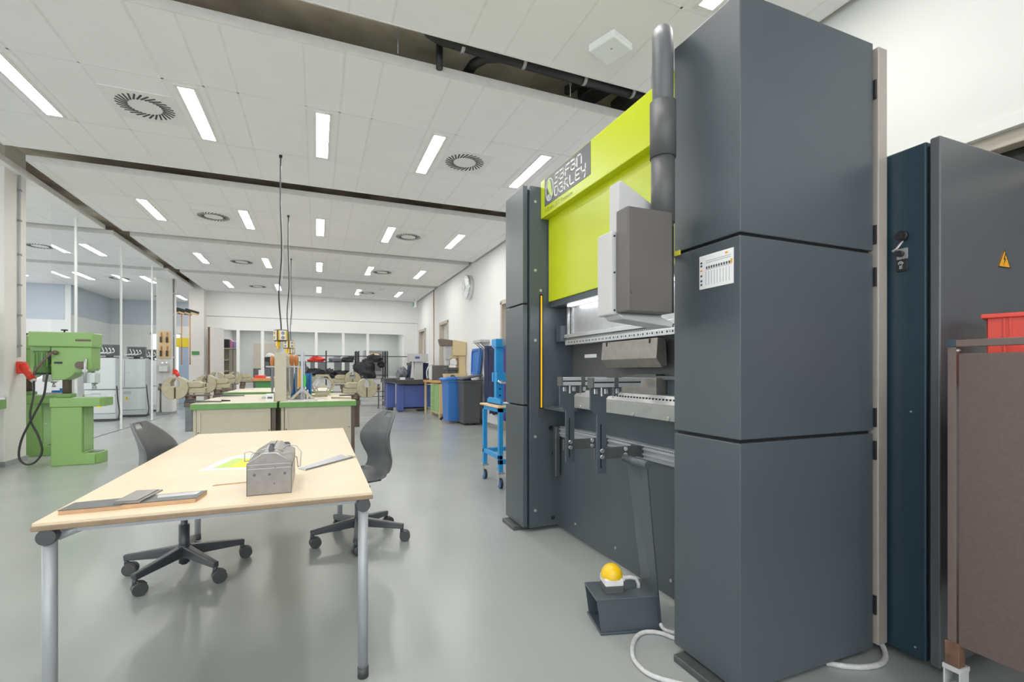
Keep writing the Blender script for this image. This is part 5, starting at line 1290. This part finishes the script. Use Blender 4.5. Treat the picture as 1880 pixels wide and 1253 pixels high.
# ------------------------------------------------------------------ wheeled bins
def make_bin(label, m, open_lid=False):
    """front faces -x; origin floor centre"""
    t = thing('wheeled_bin', label, 'bin', (0, 0, 0), 'wheeled waste bins', world=False)
    vs = []
    for z, sx, sy in ((.04, .235, .245), (.92, .26, .275), (1.0, .27, .285)):
        for x, y in ((-sx, -sy), (sx, -sy), (sx, sy), (-sx, sy)): vs.append((x, y, z))
    fs = [(3, 2, 1, 0), (8, 9, 10, 11)]
    for r in range(2):
        for k in range(4): fs.append((r*4+k, r*4+(k+1) % 4, r*4+4+(k+1) % 4, r*4+4+k))
    build('body', MB().add(vs, fs), m, t, bev=.03, seg=3)
    build('rim', MB().box(-.285, -.295, .96, .285, .295, 1.0), m, t, bev=.008)
    if not open_lid:
        l_ = build('lid', MB().prism([(-.32, 1.0), (-.30, 1.05), (-.1, 1.075), (.26, 1.075), (.30, 1.05), (.30, 1.0)], 'y', -.305, .305), m, t, bev=.012)
        build('lid_grip', MB().box(-.345, -.25, 1.0, -.31, .25, 1.025), m, l_, bev=.006)
    else:
        build('lid', MB().obox((.0, 0, 1.075), (.6, .6, .035), ry=-.16), m, t, bev=.012)
    build('handle', MB().cyl((.32, -.24, 1.0), (.32, .24, 1.0), .015), m, t)
    for y in (-.2, .2): build('wheel', MB().cyl((.19, y-.03, .1), (.19, y+.03, .1), .1, n=24), 'black', t)
    return t
b1 = make_bin('blue wheeled bin with closed lid beside the drawer bench', 'blue_bin'); b1.location = (3.02, 10.95, 0)
b2 = make_bin('dark grey wheeled bin with slightly raised lid, right of blue bin', 'dark_bin', True); b2.location = (3.19, 10.38, 0); b2.scale = (.82, .82, 1.0)
ld = thing('bin_lid', 'blue bin lid propped upright against the wall above dark bin', 'lid', (3.42, 10.45, 1.1))
vs = []
pts_ = [(-.26, 0), (.26, 0), (.32, .52), (.27, .60), (-.27, .60), (-.32, .52)]
lidm = MB().prism([(10.62+a*.98-b_*.22, 1.13+b_) for a, b_ in pts_], 'x', 3.40, 3.44)
build('panel', lidm, 'blue_bin', ld, bev=.01)
build('raised_rim', MB().ring([(10.62+a*.98-b_*.22, 1.13+b_) for a, b_ in pts_], [(10.62+a*.82-(b_*.82+.05)*.22, 1.13+b_*.82+.05) for a, b_ in pts_], 'x', 3.375, 3.402), 'blue_bin', ld, bev=.006)

# ------------------------------------------------------------------ coats on the wall
cr2 = thing('coat_rail', 'light metal hat shelf with coat hooks on the right wall', 'coat rack', (3.38, 9.7, 1.8))
build('shelf', MB().box(3.28, 8.9+.95, 1.84, 3.5, 10.38, 1.90), 'light_grey', cr2, bev=.004)
for y in (9.95, 10.15, 10.3): build('bracket', MB().cyl((3.3, y, 1.84), (3.49, y, 1.68), .008, n=8), 'dark_grey', cr2)
def coat(c, w, h, d, seed):
    mb = MB(); NU, NV = 18, 16; vs = []; fs = []
    for j in range(NV+1):
        v = j/NV
        ww = w*(.35+.65*min(1, v*3.2))*(1-.1*v)
        for i in range(NU):
            a = 2*PI*i/NU
            k = 1 + .25*math.sin(a*5+seed+v*2) + .15*noise.noise(Vector((math.cos(a)*2, math.sin(a)*2+seed, v*4)))
            vs.append((c[0]+d*math.sin(a)*k, c[1]+ww*math.cos(a)*k, c[2]-h*v+.03*math.sin(a*3)*v))
    for j in range(NV):
        for i in range(NU): fs.append((j*NU+i, j*NU+(i+1) % NU, (j+1)*NU+(i+1) % NU, (j+1)*NU+i))
    fs += [tuple(range(NU)), tuple(range(NV*NU, (NV+1)*NU))]
    return mb.add(vs, fs, [True]*(NV*NU)+[False]*2)
solo('work_coat', coat((3.40, 9.66, 1.75), .16, 1.30, .075, 1.0), 'navy', 'dark navy work coat hanging left of the blue press', 'coat', 'work coats on the wall')
solo('work_coat', coat((3.40, 9.35, 1.68), .15, 1.35, .07, 2.3), 'navy', 'navy work coat behind the blue press upright', 'coat', 'work coats on the wall')
solo('work_coat', coat((3.38, 8.55, 1.72), .2, 1.45, .085, 4.1), 'purple_cloth', 'violet blue work coat seen right of the press upright', 'coat', 'work coats on the wall')

# ------------------------------------------------------------------ blue workshop press on a trolley
tl = thing('press_trolley', 'bright blue steel trolley with wooden top on swivel casters', 'trolley', (2.1, 4.85, 0))
tx0, tx1, ty0, ty1 = 1.735, 2.40, 4.60, 5.14
build('top', MB().box(tx0-.02, ty0-.03, .835, tx1+.02, ty1+.03, .855), 'wood_pale', tl, bev=.003)
build('top_frame', MB().box(tx0, ty0, .79, tx1, ty0+.045, .835).box(tx0, ty1-.045, .79, tx1, ty1, .835).box(tx0, ty0, .79, tx0+.045, ty1, .835).box(tx1-.045, ty0, .79, tx1, ty1, .835), 'blue', tl)
for x in (tx0, tx1-.045):
    for y in (ty0, ty1-.045):
        build('leg', MB().box(x, y, .17, x+.045, y+.045, .80), 'blue', tl, bev=.003)
        cc = build('caster', MB().cyl((x+.01, y+.022, .055), (x+.035, y+.022, .055), .055, n=24), 'black', tl)
        build('caster_rim', MB().cyl((x+.006, y+.022, .055), (x+.039, y+.022, .055), .046, n=24), 'blue_bin', cc)
        build('caster_hub', MB().cyl((x+.003, y+.022, .055), (x+.042, y+.022, .055), .018, n=16), 'light_grey', cc)
        build('caster_fork', MB().prism([(y-.016,.165),(y+.060,.165),(y+.040,.035),(y+.004,.035)], 'x', x-.004, x+.002).box(x-.012, y-.012, .15, x+.056, y+.056, .172), 'steel', cc)
build('lower_rail', MB().box(tx0, ty0, .30, tx0+.04, ty1, .345).box(tx1-.04, ty0, .30, tx1, ty1, .345).box(tx0, ty1-.04, .30, tx1, ty1, .345).box(tx0, ty0, .25, tx1, ty0+.04, .30), 'blue', tl, bev=.003)
ps = thing('workshop_press', 'bright blue hydraulic workshop press frame standing on the trolley', 'press', (2.1, 4.9, .855))
for x in (1.80, 2.26):
    build('upright', MB().box(x, 4.87, .87, x+.085, 4.93, 1.49), 'blue', ps, bev=.004)
    hh_ = MB()
    for z in (.95, 1.02, 1.12): hh_.cyl((x+.045, 4.866, z), (x+.045, 4.871, z), .011, n=12)
    build('pin_holes', hh_, 'gap', ps)
build('top_beam', MB().box(1.785, 4.83, 1.475, 2.36, 4.97, 1.565), 'blue', ps, bev=.005)
build('beam_plate', MB().box(1.86, 4.825, 1.49, 2.36, 4.83, 1.558), 'steel', ps)
build('bed_beam', MB().box(1.79, 4.82, 1.10, 2.37, 4.865, 1.20).box(1.79, 4.935, 1.10, 2.37, 4.98, 1.20), 'blue', ps, bev=.004)
build('bed_pin', MB().cyl((1.845, 4.79, 1.10), (1.845, 5.0, 1.10), .014, n=12).tube([(1.80, 4.80, 1.11), (1.83, 4.785, 1.085), (1.88, 4.785, 1.09), (1.95, 4.79, 1.10)], .012, 8), 'chrome', ps)
build('foot_angle', MB().prism([(4.68,.856),(5.10,.856),(5.10,.90),(5.05,.925),(4.73,.925),(4.68,.90)], 'x', 1.78, 1.80).box(1.78, 4.68, .856, 1.90, 5.10, .868), 'blue', ps, bev=.002)
build('foot_angle', MB().box(2.26, 4.68, .856, 2.37, 5.10, .868), 'blue', ps, bev=.002)
build('pump_box', MB().box(1.92, 4.72, .868, 2.15, 4.85, .97), 'blue', ps, bev=.006)

# ------------------------------------------------------------------ wall clock and pipes on the right wall
ck = thing('wall_clock', 'round silver rimmed wall clock high on the right wall', 'clock', (3.45, 11.3, 2.98))
def disc_x(r, x0, x1): return MB().cyl((x0, 11.3, 3.27), (x1, 11.3, 3.27), r, n=40)
build('rim', disc_x(.30, 3.38, 3.497), 'chrome', ck, bev=.006)
fc = build('dial', disc_x(.278, 3.374, 3.381), 'white_gloss', ck)
tk = MB()
for k in range(12):
    a = k*PI/6; tk.obox((3.3735, 11.3+.24*math.sin(a), 3.27+.24*math.cos(a)), (.002, .014, .045), rx=-a)
build('hour_marks', tk, 'black', fc)
build('hour_hand', MB().obox((3.372, 11.3+.06*math.sin(2.2), 3.27+.06*math.cos(2.2)), (.002, .02, .15), rx=-2.2), 'black', fc)
build('minute_hand', MB().obox((3.370, 11.3+.09*math.sin(.5), 3.27+.09*math.cos(.5)), (.002, .014, .22), rx=-.5), 'black', fc)
solo('copper_pipe', MB().cyl((3.478, 15.2, 0), (3.478, 15.2, 3.8), .018, n=10), 'copper', 'thin copper coloured pipe running up the right wall', 'pipe')
